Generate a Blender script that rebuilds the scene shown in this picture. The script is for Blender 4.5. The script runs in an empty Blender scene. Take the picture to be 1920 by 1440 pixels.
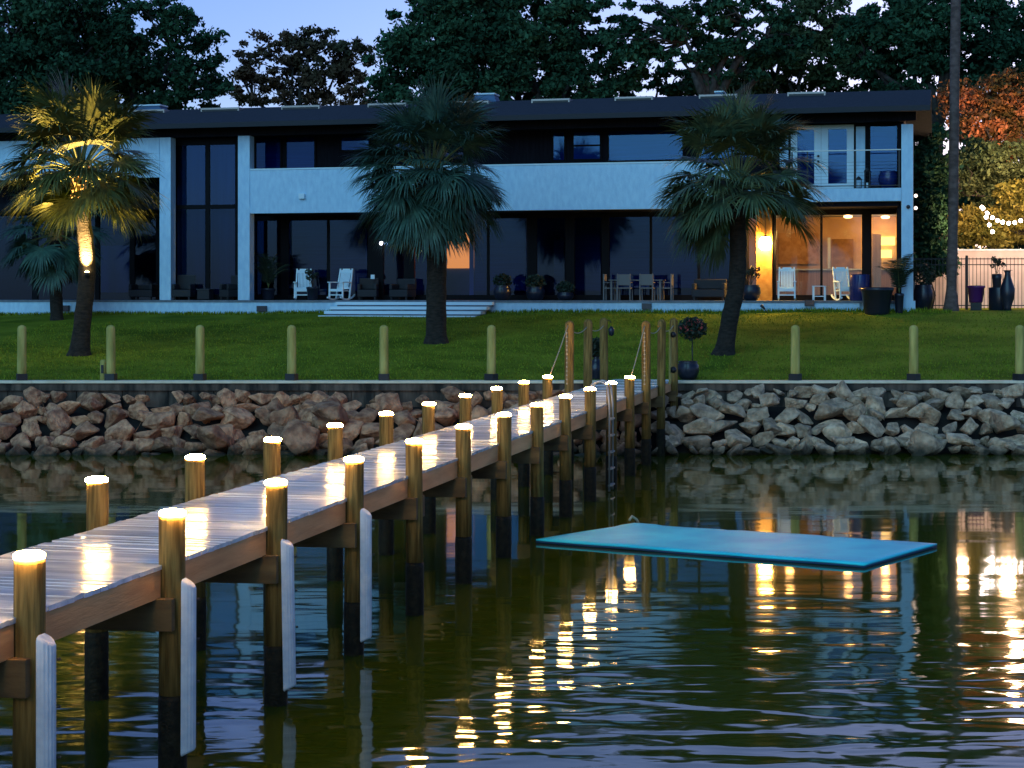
import bpy, bmesh, math, random
import numpy as np
from mathutils import Vector, Matrix
from math import radians as R, sin, cos, pi
random.seed(7)
rng = np.random.default_rng(11)
scn = bpy.context.scene
col = scn.collection

# ------------------------------------------------------------------ camera
F = 3300.0            # focal length in pixels of the 1920-wide photograph
HZ = 551.0            # horizon row
CAMZ = 3.96
cd = bpy.data.cameras.new('camera')
cd.sensor_width = 36
cd.lens = F / 1920 * 36
cd.shift_y = (HZ - 720) / 1920
cd.clip_start = 0.1
cd.clip_end = 3000
cam = bpy.data.objects.new('camera', cd)
col.objects.link(cam)
cam.location = (0, 0, CAMZ)
cam.rotation_euler = (R(90), 0, 0)
scn.camera = cam

# ------------------------------------------------------------------ world, light
SUN_EL, SUN_AZ = 8.0, 20.0        # low, beyond the trees: dusk
w = bpy.data.worlds.new('World')
scn.world = w
w.use_nodes = True
wt = w.node_tree
wt.nodes.clear()
sky = wt.nodes.new('ShaderNodeTexSky')
sky.sky_type = 'NISHITA'
sky.sun_disc = False
sky.sun_elevation = R(SUN_EL)
sky.sun_rotation = R(SUN_AZ)
sky.air_density = 1.0
sky.dust_density = 0.3
sky.ozone_density = 4.0
tint = wt.nodes.new('ShaderNodeMix')
tint.data_type = 'RGBA'
tint.blend_type = 'MULTIPLY'
tint.inputs[0].default_value = 1.0
tint.inputs[7].default_value = (0.90, 0.81, 1.14, 1)
bg = wt.nodes.new('ShaderNodeBackground')
bg.inputs[1].default_value = 0.077
wo = wt.nodes.new('ShaderNodeOutputWorld')
wt.links.new(sky.outputs[0], tint.inputs[6])
wt.links.new(tint.outputs[2], bg.inputs[0])
wt.links.new(bg.outputs[0], wo.inputs[0])
sd = bpy.data.lights.new('dusk_fill', 'SUN')  # soft blue fill added from behind the camera, standing in for dusk sky glow
sd.energy = 0.5
sd.angle = R(50)
sd.color = (0.35, 0.80, 1.0)
dusk_fill = bpy.data.objects.new('dusk_fill', sd)
col.objects.link(dusk_fill)
dusk_fill.rotation_euler = (R(62), 0, R(-22))
dusk_fill.location = (0, -20, 30)
vs = scn.view_settings
vs.view_transform = 'Standard'
vs.look = 'None'
vs.gamma = 1
vs.exposure = 1.2
vs.use_curve_mapping = False
scn.cycles.use_denoising = True
scn.cycles.max_bounces = 6
scn.cycles.transparent_max_bounces = 12
scn.cycles.sample_clamp_indirect = 6
scn.cycles.caustics_reflective = False
scn.cycles.caustics_refractive = False

# ------------------------------------------------------------------ materials
def mat(name, c, rough=0.7, c2=None, scale=3.0, bump=0.0, bscale=None, metal=0.0, spec=0.5,
        stretch=(1, 1, 1), island=0.0, emit=None, estr=0.0, lo=0.35, hi=0.65, coat=0.0, detail=6):
    m = bpy.data.materials.new(name)
    m.use_nodes = True
    nt = m.node_tree
    b = nt.nodes['Principled BSDF']
    b.inputs['Roughness'].default_value = rough
    b.inputs['Metallic'].default_value = metal
    b.inputs['Specular IOR Level'].default_value = spec
    b.inputs['Coat Weight'].default_value = coat
    b.inputs['Base Color'].default_value = (*c, 1)
    out = None
    if c2 is not None or bump:
        tc = nt.nodes.new('ShaderNodeTexCoord')
        mp = nt.nodes.new('ShaderNodeMapping')
        mp.inputs['Scale'].default_value = stretch
        nt.links.new(tc.outputs['Object'], mp.inputs[0])
    if c2 is not None:
        n = nt.nodes.new('ShaderNodeTexNoise')
        n.inputs['Scale'].default_value = scale
        n.inputs['Detail'].default_value = detail
        nt.links.new(mp.outputs[0], n.inputs['Vector'])
        r = nt.nodes.new('ShaderNodeValToRGB')
        r.color_ramp.elements[0].position = lo
        r.color_ramp.elements[1].position = hi
        r.color_ramp.elements[0].color = (*c, 1)
        r.color_ramp.elements[1].color = (*c2, 1)
        nt.links.new(n.outputs[0], r.inputs[0])
        out = r.outputs[0]
    if island:
        g = nt.nodes.new('ShaderNodeNewGeometry')
        mr = nt.nodes.new('ShaderNodeMapRange')
        mr.inputs['To Min'].default_value = 1 - island
        mr.inputs['To Max'].default_value = 1 + island
        nt.links.new(g.outputs['Random Per Island'], mr.inputs['Value'])
        mm = nt.nodes.new('ShaderNodeVectorMath')
        mm.operation = 'SCALE'
        if out is not None:
            nt.links.new(out, mm.inputs[0])
        else:
            mm.inputs[0].default_value = c
        nt.links.new(mr.outputs[0], mm.inputs['Scale'])
        out = mm.outputs[0]
    if out is not None:
        nt.links.new(out, b.inputs['Base Color'])
    if bump:
        n2 = nt.nodes.new('ShaderNodeTexNoise')
        n2.inputs['Scale'].default_value = bscale or scale * 4
        n2.inputs['Detail'].default_value = 8
        nt.links.new(mp.outputs[0], n2.inputs['Vector'])
        bp = nt.nodes.new('ShaderNodeBump')
        bp.inputs['Strength'].default_value = 1.0
        bp.inputs['Distance'].default_value = bump
        nt.links.new(n2.outputs[0], bp.inputs['Height'])
        nt.links.new(bp.outputs[0], b.inputs['Normal'])
    if emit:
        b.inputs['Emission Color'].default_value = (*emit, 1)
        b.inputs['Emission Strength'].default_value = estr
    return m

def emat(name, c, s):
    m = bpy.data.materials.new(name)
    m.use_nodes = True
    nt = m.node_tree
    nt.nodes.clear()
    e = nt.nodes.new('ShaderNodeEmission')
    e.inputs[0].default_value = (*c, 1)
    e.inputs[1].default_value = s
    o = nt.nodes.new('ShaderNodeOutputMaterial')
    nt.links.new(e.outputs[0], o.inputs[0])
    return m

def water_mat():
    m = bpy.data.materials.new('bay_water')
    m.use_nodes = True
    nt = m.node_tree
    b = nt.nodes['Principled BSDF']
    b.inputs['Base Color'].default_value = (0.052, 0.066, 0.003, 1)
    b.inputs['Roughness'].default_value = 0.05
    b.inputs['IOR'].default_value = 1.45
    tc = nt.nodes.new('ShaderNodeTexCoord')
    def noise(sx, sy, sc, det, dist=0.0):
        mp = nt.nodes.new('ShaderNodeMapping')
        mp.inputs['Scale'].default_value = (sx, sy, 1)
        mp.inputs['Rotation'].default_value = (0, 0, R(random.uniform(-8, 8)))
        n = nt.nodes.new('ShaderNodeTexNoise')
        n.inputs['Scale'].default_value = sc
        n.inputs['Detail'].default_value = det
        n.inputs['Distortion'].default_value = dist
        nt.links.new(tc.outputs['Object'], mp.inputs[0])
        nt.links.new(mp.outputs[0], n.inputs['Vector'])
        return n.outputs[0]
    def math_(op, a, c):
        k = nt.nodes.new('ShaderNodeMath')
        k.operation = op
        for i, v in enumerate((a, c)):
            if isinstance(v, (int, float)):
                k.inputs[i].default_value = v
            else:
                nt.links.new(v, k.inputs[i])
        return k.outputs[0]
    big = noise(0.45, 1.0, 0.9, 1, 0.15)          # gentle swell, metre size
    rip = noise(0.55, 1.2, 2.0, 1.5, 0.35)           # wind ripples
    patch = noise(0.5, 1.0, 0.16, 2, 0.3)
    sep = nt.nodes.new('ShaderNodeSeparateXYZ')
    nt.links.new(tc.outputs['Object'], sep.inputs[0])
    mr = nt.nodes.new('ShaderNodeMapRange')       # breeze reaches the open water, bank is sheltered
    mr.inputs['From Min'].default_value = 24
    mr.inputs['From Max'].default_value = 15
    mr.inputs['To Min'].default_value = 0.06
    mr.inputs['To Max'].default_value = 1.0
    nt.links.new(sep.outputs['Y'], mr.inputs['Value'])
    pr = nt.nodes.new('ShaderNodeMapRange')
    pr.inputs['From Min'].default_value = 0.38
    pr.inputs['From Max'].default_value = 0.6
    pr.inputs['To Min'].default_value = 0.15
    pr.inputs['To Max'].default_value = 1.25
    nt.links.new(patch, pr.inputs['Value'])
    amp = math_('MULTIPLY', mr.outputs[0], pr.outputs[0])
    h = math_('ADD', math_('MULTIPLY', math_('MULTIPLY', rip, amp), 0.026),
              math_('MULTIPLY', math_('MULTIPLY', big, math_('ADD', mr.outputs[0], 0.16)), 0.026))
    bp = nt.nodes.new('ShaderNodeBump')
    bp.inputs['Strength'].default_value = 1
    bp.inputs['Distance'].default_value = 1
    nt.links.new(h, bp.inputs['Height'])
    nt.links.new(bp.outputs[0], b.inputs['Normal'])
    return m

def glass_mat(name, tintc=(0.55, 0.65, 0.75), refl=0.5):
    m = bpy.data.materials.new(name)
    m.use_nodes = True
    nt = m.node_tree
    nt.nodes.clear()
    t = nt.nodes.new('ShaderNodeBsdfTransparent')
    t.inputs[0].default_value = (*tintc, 1)
    g = nt.nodes.new('ShaderNodeBsdfGlossy')
    g.inputs['Roughness'].default_value = 0.03
    g.inputs['Color'].default_value = (0.42, 0.72, 1, 1)
    f = nt.nodes.new('ShaderNodeFresnel')
    f.inputs[0].default_value = 1.5
    k = nt.nodes.new('ShaderNodeMath')
    k.operation = 'MULTIPLY_ADD'
    k.inputs[1].default_value = 1.0
    k.inputs[2].default_value = refl
    nt.links.new(f.outputs[0], k.inputs[0])
    mx = nt.nodes.new('ShaderNodeMixShader')
    o = nt.nodes.new('ShaderNodeOutputMaterial')
    nt.links.new(k.outputs[0], mx.inputs[0])
    nt.links.new(t.outputs[0], mx.inputs[1])
    nt.links.new(g.outputs[0], mx.inputs[2])
    nt.links.new(mx.outputs[0], o.inputs[0])
    return m

M = {}
M['water'] = water_mat()
M['bed'] = mat('mud', (0.05, 0.045, 0.02), 0.9)
M['pile'] = mat('treated_pile_wood', (0.13, 0.078, 0.022), 0.9, (0.32, 0.20, 0.06), 26, 0.014, 50, stretch=(1, 1, 0.07), lo=0.36, hi=0.64, spec=0.15)
M['wet'] = mat('tide_stained_wood', (0.010, 0.008, 0.004), 0.6, (0.028, 0.022, 0.010), 14, 0.012, 40, spec=0.2)
M['deck'] = mat('wet_deck_boards', (0.46, 0.53, 0.60), 0.17, (0.72, 0.79, 0.86), 6, 0.002, 60, stretch=(0.25, 1, 1), island=0.12, coat=0.35)
M['fascia'] = mat('sawn_timber', (0.64, 0.31, 0.11), 0.75, (0.85, 0.46, 0.18), 5, 0.004, 40, stretch=(1, 0.2, 1.5), island=0.06)
M['beam'] = mat('weathered_beam', (0.09, 0.05, 0.018), 0.85, (0.24, 0.14, 0.05), 5, 0.006, 30, stretch=(0.3, 1, 1))
M['lamp'] = emat('lamp_glow', (1.0, 0.54, 0.16), 125)
M['lampcap'] = mat('lamp_cap_plastic', (0.55, 0.50, 0.42), 0.4)
M['bumper'] = mat('white_vinyl', (0.62, 0.66, 0.72), 0.45, (0.80, 0.82, 0.85), 8, 0.002, 30)
M['alu'] = mat('aluminium', (0.45, 0.44, 0.42), 0.45, metal=0.7)
M['black'] = mat('black_metal', (0.012, 0.012, 0.014), 0.5)
M['post'] = mat('pale_treated_wood', (0.36, 0.30, 0.07), 0.85, (0.58, 0.49, 0.14), 8, 0.01, 30, stretch=(1, 1, 0.15))
M['cap'] = mat('wall_cap_board', (0.74, 0.62, 0.42), 0.7, (0.88, 0.78, 0.58), 3, 0.002, 30)
M['sheet'] = mat('seawall_panels', (0.018, 0.014, 0.010), 0.85, (0.15, 0.105, 0.075), 2.6, 0.01, 14, stretch=(1.6, 1, 0.35))
M['rock'] = mat('lamp_warmed_riprap', (0.34, 0.14, 0.07), 0.9, (0.84, 0.42, 0.22), 2.6, 0.05, 7)  # redder base puts the pier lamps' warm light into the left-bank stones
M['rock2'] = mat('grey_riprap_stone', (0.36, 0.24, 0.145), 0.85, (0.80, 0.57, 0.37), 2.6, 0.05, 7)
M['grass'] = mat('mown_lawn', (0.08, 0.13, 0.010), 1.0, (0.24, 0.29, 0.026), 0.6, 0.05, 18, lo=0.3, hi=0.7, detail=12, spec=0.05)
M['blade'] = mat('grass_blades', (0.17, 0.22, 0.02), 0.9, island=0.5, spec=0.05)
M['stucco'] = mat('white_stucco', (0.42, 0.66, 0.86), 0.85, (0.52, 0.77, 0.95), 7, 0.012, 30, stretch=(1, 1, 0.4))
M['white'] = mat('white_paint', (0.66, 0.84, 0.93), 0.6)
M['dado'] = mat('mauve_panelling', (0.42, 0.30, 0.28), 0.9, (0.55, 0.40, 0.36), 4, 0.01, 10, stretch=(6, 1, 0.1))
M['brown'] = mat('dark_brown_siding', (0.006, 0.007, 0.011), 0.8, (0.012, 0.013, 0.020), 6, 0.004, 20, stretch=(4, 1, 0.2), spec=0.1)
M['frame'] = mat('bronze_frame', (0.003, 0.003, 0.005), 0.6, spec=0.12)
M['shingle'] = mat('roof_shingle', (0.007, 0.011, 0.019), 0.95, (0.020, 0.026, 0.040), 9, 0.01, 30, stretch=(0.6, 2.4, 1))
M['fasciaboard'] = mat('roof_edge_metal', (0.012, 0.016, 0.024), 0.7)
M['skylight'] = mat('vent_metal', (0.42, 0.36, 0.33), 0.4, metal=0.3)
M['glass'] = glass_mat('window_glass', (0.30, 0.5, 0.8), 0.0)
M['clear'] = glass_mat('clear_window_glass', (0.9, 0.9, 0.9), 0.02)
M['blind'] = mat('closed_blind', (0.05, 0.11, 0.22), 0.8, (0.08, 0.16, 0.30), 3, stretch=(0.2, 1, 8))
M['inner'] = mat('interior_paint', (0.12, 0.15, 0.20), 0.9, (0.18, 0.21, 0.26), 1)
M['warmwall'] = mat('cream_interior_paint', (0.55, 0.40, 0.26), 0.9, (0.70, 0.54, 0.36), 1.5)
M['curtain'] = mat('sheer_curtain', (0.62, 0.50, 0.40), 0.9, (0.78, 0.66, 0.52), 2, 0.02, 6, stretch=(5, 1, 0.2))
M['floorin'] = mat('interior_tile', (0.22, 0.2, 0.18), 0.5)
M['paving'] = mat('terrace_tile', (0.10, 0.13, 0.17), 0.6, (0.18, 0.2, 0.24), 5)
M['litwin'] = emat('lit_opening', (1.0, 0.13, 0.012), 3.6)
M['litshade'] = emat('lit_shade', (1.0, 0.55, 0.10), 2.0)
M['globe'] = emat('lantern_glow', (1.0, 0.52, 0.11), 160)
M['string'] = emat('string_bulb_glow', (1.0, 0.78, 0.66), 18)
M['tinywhite'] = emat('small_white_lamp', (0.9, 0.85, 1.0), 6)
M['leaf'] = mat('oak_leaves', (0.014, 0.046, 0.026), 0.85, (0.042, 0.108, 0.055), 0.35, island=0.5, spec=0.06)
M['leaf2'] = mat('pale_leaves', (0.05, 0.052, 0.03), 0.75, (0.14, 0.08, 0.05), 0.5, island=0.5, spec=0.06)
M['leaf3'] = mat('olive_leaves', (0.03, 0.06, 0.03), 0.75, (0.08, 0.105, 0.045), 0.4, island=0.5, spec=0.06)
M['amber'] = mat('yellow_green_leaves', (0.10, 0.11, 0.02), 0.75, (0.24, 0.20, 0.04), 0.8, island=0.4, spec=0.2)
M['rust'] = mat('rust_fronds', (0.07, 0.055, 0.02), 0.85, (0.36, 0.13, 0.06), 0.9, island=0.5, spec=0.05, lo=0.4, hi=0.6)
M['bark'] = mat('tree_bark', (0.025, 0.02, 0.017), 0.9, (0.06, 0.05, 0.042), 5, 0.03, 15)
M['palmtrunk'] = mat('palm_trunk', (0.008, 0.006, 0.004), 0.95, (0.032, 0.024, 0.018), 6, 0.03, 12, stretch=(1, 1, 3))
M['greytrunk'] = mat('grey_palm_trunk', (0.075, 0.05, 0.045), 0.9, (0.15, 0.105, 0.095), 4, 0.02, 12, stretch=(1, 1, 2))
M['boot'] = mat('old_frond_bases', (0.26, 0.15, 0.07), 0.85, (0.42, 0.27, 0.13), 6, 0.01, 20)
M['frond'] = mat('palm_fronds', (0.022, 0.070, 0.052), 0.55, (0.055, 0.125, 0.085), 2.5, island=0.35)
M['frond2'] = mat('yellow_green_fronds', (0.05, 0.075, 0.02), 0.55, (0.13, 0.14, 0.035), 2.5, island=0.35)
M['frond3'] = mat('olive_fronds', (0.04, 0.085, 0.045), 0.55, (0.10, 0.14, 0.06), 2.5, island=0.35)
M['deadfrond'] = mat('dead_brown_fronds', (0.07, 0.045, 0.025), 0.9, (0.15, 0.10, 0.055), 3, island=0.3, spec=0.05)
M['petiole'] = mat('frond_stalk', (0.14, 0.17, 0.06), 0.6, island=0.2)
M['plant'] = mat('pot_plant_leaves', (0.012, 0.03, 0.016), 0.7, island=0.5)
M['flower'] = mat('red_petals', (0.35, 0.05, 0.04), 0.7, island=0.3)
M['pot'] = mat('dark_glazed_pot', (0.012, 0.016, 0.03), 0.3)
M['bluepot'] = mat('cobalt_glazed_pot', (0.008, 0.02, 0.12), 0.22)
M['purple'] = mat('purple_glazed_pot', (0.10, 0.02, 0.14), 0.22)
M['soil'] = mat('soil', (0.02, 0.015, 0.01), 0.9)
M['wicker'] = mat('dark_wicker', (0.014, 0.015, 0.02), 0.7)
M['greyfurn'] = mat('grey_weathered_teak', (0.16, 0.15, 0.15), 0.7)
M['matblue'] = mat('blue_foam', (0.03, 0.68, 0.84), 0.45, (0.07, 0.93, 0.99), 0.9, 0.003, 4, spec=0.10)
M['matdark'] = mat('dark_blue_foam', (0.004, 0.045, 0.11), 0.6)
M['plaster'] = mat('garden_wall_paint', (0.62, 0.50, 0.46), 0.85, (0.74, 0.62, 0.57), 1.5, 0.004, 20)
M['rope'] = mat('pale_rope', (0.42, 0.36, 0.24), 0.9)
M['bead'] = mat('pale_beads', (0.6, 0.5, 0.33), 0.6)

# ------------------------------------------------------------------ helpers
class MB:
    def __init__(s):
        s.v = []; s.f = []; s.sm = []
    def add(s, vs_, fs, smooth=False):
        b = len(s.v)
        s.v += [tuple(p) for p in vs_]
        s.f += [tuple(b + i for i in f) for f in fs]
        s.sm += [smooth] * len(fs)
        return s
    def box(s, x0, x1, y0, y1, z0, z1, m=None):
        p = [(x0, y0, z0), (x1, y0, z0), (x1, y1, z0), (x0, y1, z0), (x0, y0, z1), (x1, y0, z1), (x1, y1, z1), (x0, y1, z1)]
        if m is not None:
            p = [m @ Vector(q) for q in p]
        return s.add(p, [(0, 3, 2, 1), (4, 5, 6, 7), (0, 1, 5, 4), (1, 2, 6, 5), (2, 3, 7, 6), (3, 0, 4, 7)])
    def bar(s, a, b, wx, wz=None, up=(0, 0, 1)):
        a = Vector(a); b = Vector(b); wz = wz or wx
        d = (b - a).normalized(); u = Vector(up)
        if abs(d.dot(u)) > 0.95: u = Vector((0, 1, 0))
        r = d.cross(u).normalized(); u = r.cross(d)
        p = []
        for c in (a, b):
            for i, j in ((-1, -1), (1, -1), (1, 1), (-1, 1)):
                p.append(c + r * i * wx / 2 + u * j * wz / 2)
        return s.add(p, [(3, 2, 1, 0), (4, 5, 6, 7), (0, 1, 5, 4), (1, 2, 6, 5), (2, 3, 7, 6), (3, 0, 4, 7)])
    def tube(s, pts, rad, n=8, caps=True):
        pts = [Vector(p) for p in pts]
        if not hasattr(rad, '__len__'): rad = [rad] * len(pts)
        vs_ = []; fs = []
        pr = None
        for i, p in enumerate(pts):
            d = (pts[min(i + 1, len(pts) - 1)] - pts[max(i - 1, 0)])
            d = d.normalized() if d.length > 1e-9 else Vector((0, 0, 1))
            if pr is None:
                u = Vector((1, 0, 0)) if abs(d.x) < 0.9 else Vector((0, 1, 0))
                pr = d.cross(u).normalized()
            else:
                pr = (pr - d * pr.dot(d)).normalized()
            q = d.cross(pr)
            for k in range(n):
                a = 2 * pi * k / n
                vs_.append(p + (pr * cos(a) + q * sin(a)) * rad[i])
        for i in range(len(pts) - 1):
            for k in range(n):
                a = i * n + k; b = i * n + (k + 1) % n
                fs.append((a, b, b + n, a + n))
        s.add(vs_, fs, True)
        if caps:
            b0 = len(s.v) - len(vs_)
            s.f.append(tuple(b0 + k for k in range(n))[::-1]); s.sm.append(False)
            s.f.append(tuple(b0 + (len(pts) - 1) * n + k for k in range(n))); s.sm.append(False)
        return s
    def lathe(s, prof, c=(0, 0, 0), n=20, caps=True):
        vs_ = []; fs = []
        for r_, z in prof:
            for k in range(n):
                a = 2 * pi * k / n
                vs_.append((c[0] + r_ * cos(a), c[1] + r_ * sin(a), c[2] + z))
        for i in range(len(prof) - 1):
            for k in range(n):
                a = i * n + k; b = i * n + (k + 1) % n
                fs.append((a, b, b + n, a + n))
        b0 = len(s.v)
        s.add(vs_, fs, True)
        if caps:
            s.f.append(tuple(b0 + k for k in range(n))[::-1]); s.sm.append(False)
            s.f.append(tuple(b0 + (len(prof) - 1) * n + k for k in range(n))); s.sm.append(False)
        return s
    def ball(s, c, r_, nu=10, nv=6, sz=1.0):
        return s.lathe([(max(r_ * sin(pi * i / nv), 1e-4), -r_ * sz * cos(pi * i / nv)) for i in range(nv + 1)], c, nu, False)
    def build(s, name, m, parent=None, bevel=0.0):
        me = bpy.data.meshes.new(name)
        me.from_pydata(s.v, [], s.f)
        me.materials.append(m)
        me.polygons.foreach_set('use_smooth', s.sm)
        me.update()
        o = bpy.data.objects.new(name, me)
        col.objects.link(o)
        if parent: o.parent = parent
        if bevel:
            bv = o.modifiers.new('bevel', 'BEVEL')
            bv.width = bevel; bv.segments = 2; bv.limit_method = 'ANGLE'
        return o

def fast_quads(name, V, m, parent=None, nper=4):
    """V: (n*nper,3) array; one polygon per nper vertices"""
    V = np.ascontiguousarray(V, dtype=np.float32)
    n = len(V) // nper
    me = bpy.data.meshes.new(name)
    me.vertices.add(len(V)); me.vertices.foreach_set('co', V.ravel())
    me.loops.add(n * nper); me.loops.foreach_set('vertex_index', np.arange(n * nper, dtype=np.int32))
    me.polygons.add(n)
    me.polygons.foreach_set('loop_start', np.arange(0, n * nper, nper, dtype=np.int32))
    me.polygons.foreach_set('loop_total', np.full(n, nper, dtype=np.int32))
    me.materials.append(m)
    me.update(calc_edges=True)
    o = bpy.data.objects.new(name, me)
    col.objects.link(o)
    if parent: o.parent = parent
    return o

def tag(o, label=None, cat=None, group=None, kind=None):
    if label: o['label'] = label
    if cat: o['category'] = cat
    if group: o['group'] = group
    if kind: o['kind'] = kind
    return o

def empty(name, loc, rz=0.0, label=None, cat=None, group=None):
    o = bpy.data.objects.new(name, None)
    o.empty_display_size = 0.2
    o.location = loc; o.rotation_euler = (0, 0, rz)
    col.objects.link(o)
    return tag(o, label, cat, group)

def copy_tree(o, loc=None, rz=None, scale=None, label=None):
    c = o.copy(); col.objects.link(c)
    for ch in list(o.children):
        d = ch.copy(); col.objects.link(d); d.parent = c
        for g in list(ch.children):
            e = g.copy(); col.objects.link(e); e.parent = d
    if loc is not None: c.location = loc
    if rz is not None: c.rotation_euler = (0, 0, rz)
    if scale is not None: c.scale = (scale,) * 3
    if label: c['label'] = label
    return c

def P(px, py, d):
    """real-world point at distance d seen at a pixel"""
    return Vector(((px - 960) / F * d, d, CAMZ + (HZ - py) * d / F))

ORD = ['first', 'second', 'third', 'fourth', 'fifth', 'sixth', 'seventh', 'eighth', 'ninth', 'tenth', 'eleventh', 'twelfth', 'thirteenth', 'fourteenth']

# ------------------------------------------------------------------ house frame (defined early: the ground meets it)
HA = math.atan2(-0.2366, 0.9716)
ax = Vector((cos(HA), sin(HA))); ay = Vector((-sin(HA), cos(HA)))
HO = Vector((13.68, 61.0)); TZ = 3.72
def hu(px, v=0.0):
    q = (px - 960) / F
    return ((q * HO.y - HO.x) + v * (q * ay.y - ay.x)) / (ax.x - q * ax.y)
def hd(u, v=0.0): return HO.y + u * ax.y + v * ay.y
def hz(py, px, v=0.0): return CAMZ + (HZ - py) * hd(hu(px, v), v) / F - TZ
def H(u, v, z=0.0):
    return Vector((HO.x + u * ax.x + v * ay.x, HO.y + u * ax.y + v * ay.y, TZ + z))

SW = 46.2             # seawall distance
def gz(x, y):
    """lawn height: rises from the seawall to the house"""
    yf = HO.y + (x - HO.x) * (ax.y / ax.x)
    yf = min(max(yf, 58.0), 74.0)
    zf = 3.37 - 0.23 * min(max((13.7 - x) / 34.0, 0), 1)
    t = min(max((y - SW) / (yf - SW), 0), 1)
    return 1.64 + (zf - 1.64) * (t ** 1.08) + 0.02 * sin(x * 0.7) * t
def ground_at(px, py):
    lo, hi = SW, 75.0
    for _ in range(40):
        d = (lo + hi) / 2
        z = gz((px - 960) / F * d, d)
        row = HZ + (CAMZ - z) * F / d
        if row > py: lo = d
        else: hi = d
    return Vector(((px - 960) / F * d, d, z))

# ------------------------------------------------------------------ water, ground
mb = MB()
mb.add([(-400, -60, 0), (400, -60, 0), (400, 46.0, 0), (-400, 46.0, 0)], [(0, 1, 2, 3)])
tag(mb.build('water', M['water']), kind='structure')
mb = MB()
mb.add([(-400, -60, -1.6), (400, -60, -1.6), (400, 46, -1.4), (-400, 46, -1.4)], [(0, 1, 2, 3)])
tag(mb.build('water_bed', M['bed']), kind='structure')
mb = MB()
xs = list(np.linspace(-45, 45, 91)); xs = [-400, -120] + xs + [120, 400]
ys = list(np.linspace(SW + 0.1, 76, 46)) + [90, 130, 300, 900]
for y in ys:
    for x in xs: mb.v.append((x, y, gz(x, y)))
nx = len(xs)
for j in range(len(ys) - 1):
    for i in range(nx - 1):
        mb.f.append((j * nx + i, j * nx + i + 1, (j + 1) * nx + i + 1, (j + 1) * nx + i)); mb.sm.append(True)
tag(mb.build('lawn', M['grass']), kind='structure')
# bank under the rocks
mb = MB()
mb.add([(-60, 42.6, -0.9), (60, 42.6, -0.9), (60, 45.0, 0.75), (-60, 45.0, 0.75), (60, 46.05, 1.0), (-60, 46.05, 1.0)], [(0, 1, 2, 3), (3, 2, 4, 5)])
tag(mb.build('shore_bank', mat('dark_silt', (0.014, 0.011, 0.008), 0.95)), kind='structure')

# grass tufts standing on the lawn near the seawall and along the foot of the terrace
def tufts(pts, h, name, m, label):
    n = len(pts)
    a = rng.uniform(0, 2 * pi, n); hh = h * rng.uniform(0.5, 1.4, n); wd = rng.uniform(0.01, 0.028, n)
    lean = rng.uniform(-0.4, 0.4, (n, 2)) * hh[:, None]
    P0 = np.array(pts)
    dx = np.stack([np.cos(a) * wd, np.sin(a) * wd, np.zeros(n)], 1)
    top = P0 + np.concatenate([lean, hh[:, None]], 1)
    V = np.stack([P0 - dx, P0 + dx, top], 1).reshape(-1, 3)
    return tag(fast_quads(name, V, m, nper=3), label, 'grass', kind='stuff')
pts = []
for _ in range(60000):
    x = random.uniform(-17, 19); y = SW + 0.25 + (random.random() ** 1.3) * 18
    yf = HO.y + (x - HO.x) * (ax.y / ax.x) - 0.1
    if y < yf: pts.append((x, y, gz(x, y) - 0.01))
tufts(pts, 0.055, 'grass', M['blade'], 'short green grass blades over the sloping lawn')
pts = []
for _ in range(9000):
    u = random.uniform(-42, 1.5); v = -0.06 - abs(random.gauss(0, 0.12))
    p = H(u, v)
    k = 0.5 + 0.5 * sin(u * 2.3) * sin(u * 0.9 + 1)
    pts.append((p.x, p.y, gz(p.x, p.y) - 0.02 + 0.05 * k * random.random()))
tufts(pts, 0.12, 'grass_edge', M['blade'], 'longer uneven grass along the foot of the white terrace wall')

# ------------------------------------------------------------------ seawall
sw = empty('seawall', (0, SW, 1.45), 0, 'long low dark seawall with a pale cap board between lawn and rocks', 'seawall')
mb = MB()
x = -60.0
while x < 60:
    mb.box(x, x + 0.58, -0.10 + 0.02 * random.random(), 0.0, -1.4, 0.17)
    x += 0.60
mb.box(-60, 60, 0.001, 0.1, -1.4, 0.168)
mb.build('panel', M['sheet'], sw)
mb = MB()
x = -60.0
while x < 60:
    mb.box(x, x + 3.645, -0.22, 0.16, 0.17, 0.240)
    x += 3.65
mb.build('cap_board', M['cap'], sw, 0.008)
mb = MB().box(-60, 60, -0.17, -0.11, -0.02, 0.165)
mb.build('waler', M['sheet'], sw)

# posts along the seawall
post_px = [(41, 610), (208, 612), (375, 608), (547, 608), (720, 610), (921, 605), (1491, 602), (1713, 600), (1912, 600)]
pl = ['near the left edge of the photo', 'right of the leaning lit palm', 'between the lit palm and the steps', 'just left of the steps',
      'left of the middle palm trunk', 'right of the middle palm trunk', 'right of the leaning right-hand palm', 'in front of the right house column',
      'at the right edge of the photo']
proto = None
for i, ((px, py), lb) in enumerate(zip(post_px, pl)):
    d = SW + 0.02
    X = (px - 960) / F * d
    base = 1.675
    if proto is None:
        proto = empty('seawall_post', (X, d, base), 0, '', 'post', 'timber posts along the seawall')
        hh = CAMZ + (HZ - py) * d / F - base
        MB().lathe([(0.118, 0.0), (0.12, 0.4), (0.115, hh - 0.09), (0.10, hh - 0.035), (0.05, hh), (0.004, hh + 0.01)], n=18).build('shaft', M['post'], proto)
        MB().box(-0.135, 0.135, -0.135, 0.135, 0, 0.19).build('bracket', M['black'], proto, 0.01)
        o = proto
    else:
        o = copy_tree(proto, (X, d, base))
    o.rotation_euler = (0, R(random.uniform(-0.5, 0.5)), random.uniform(0, 6))
    o['label'] = 'round timber seawall post with black base bracket, ' + lb
X = (190 - 960) / F * SW
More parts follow.
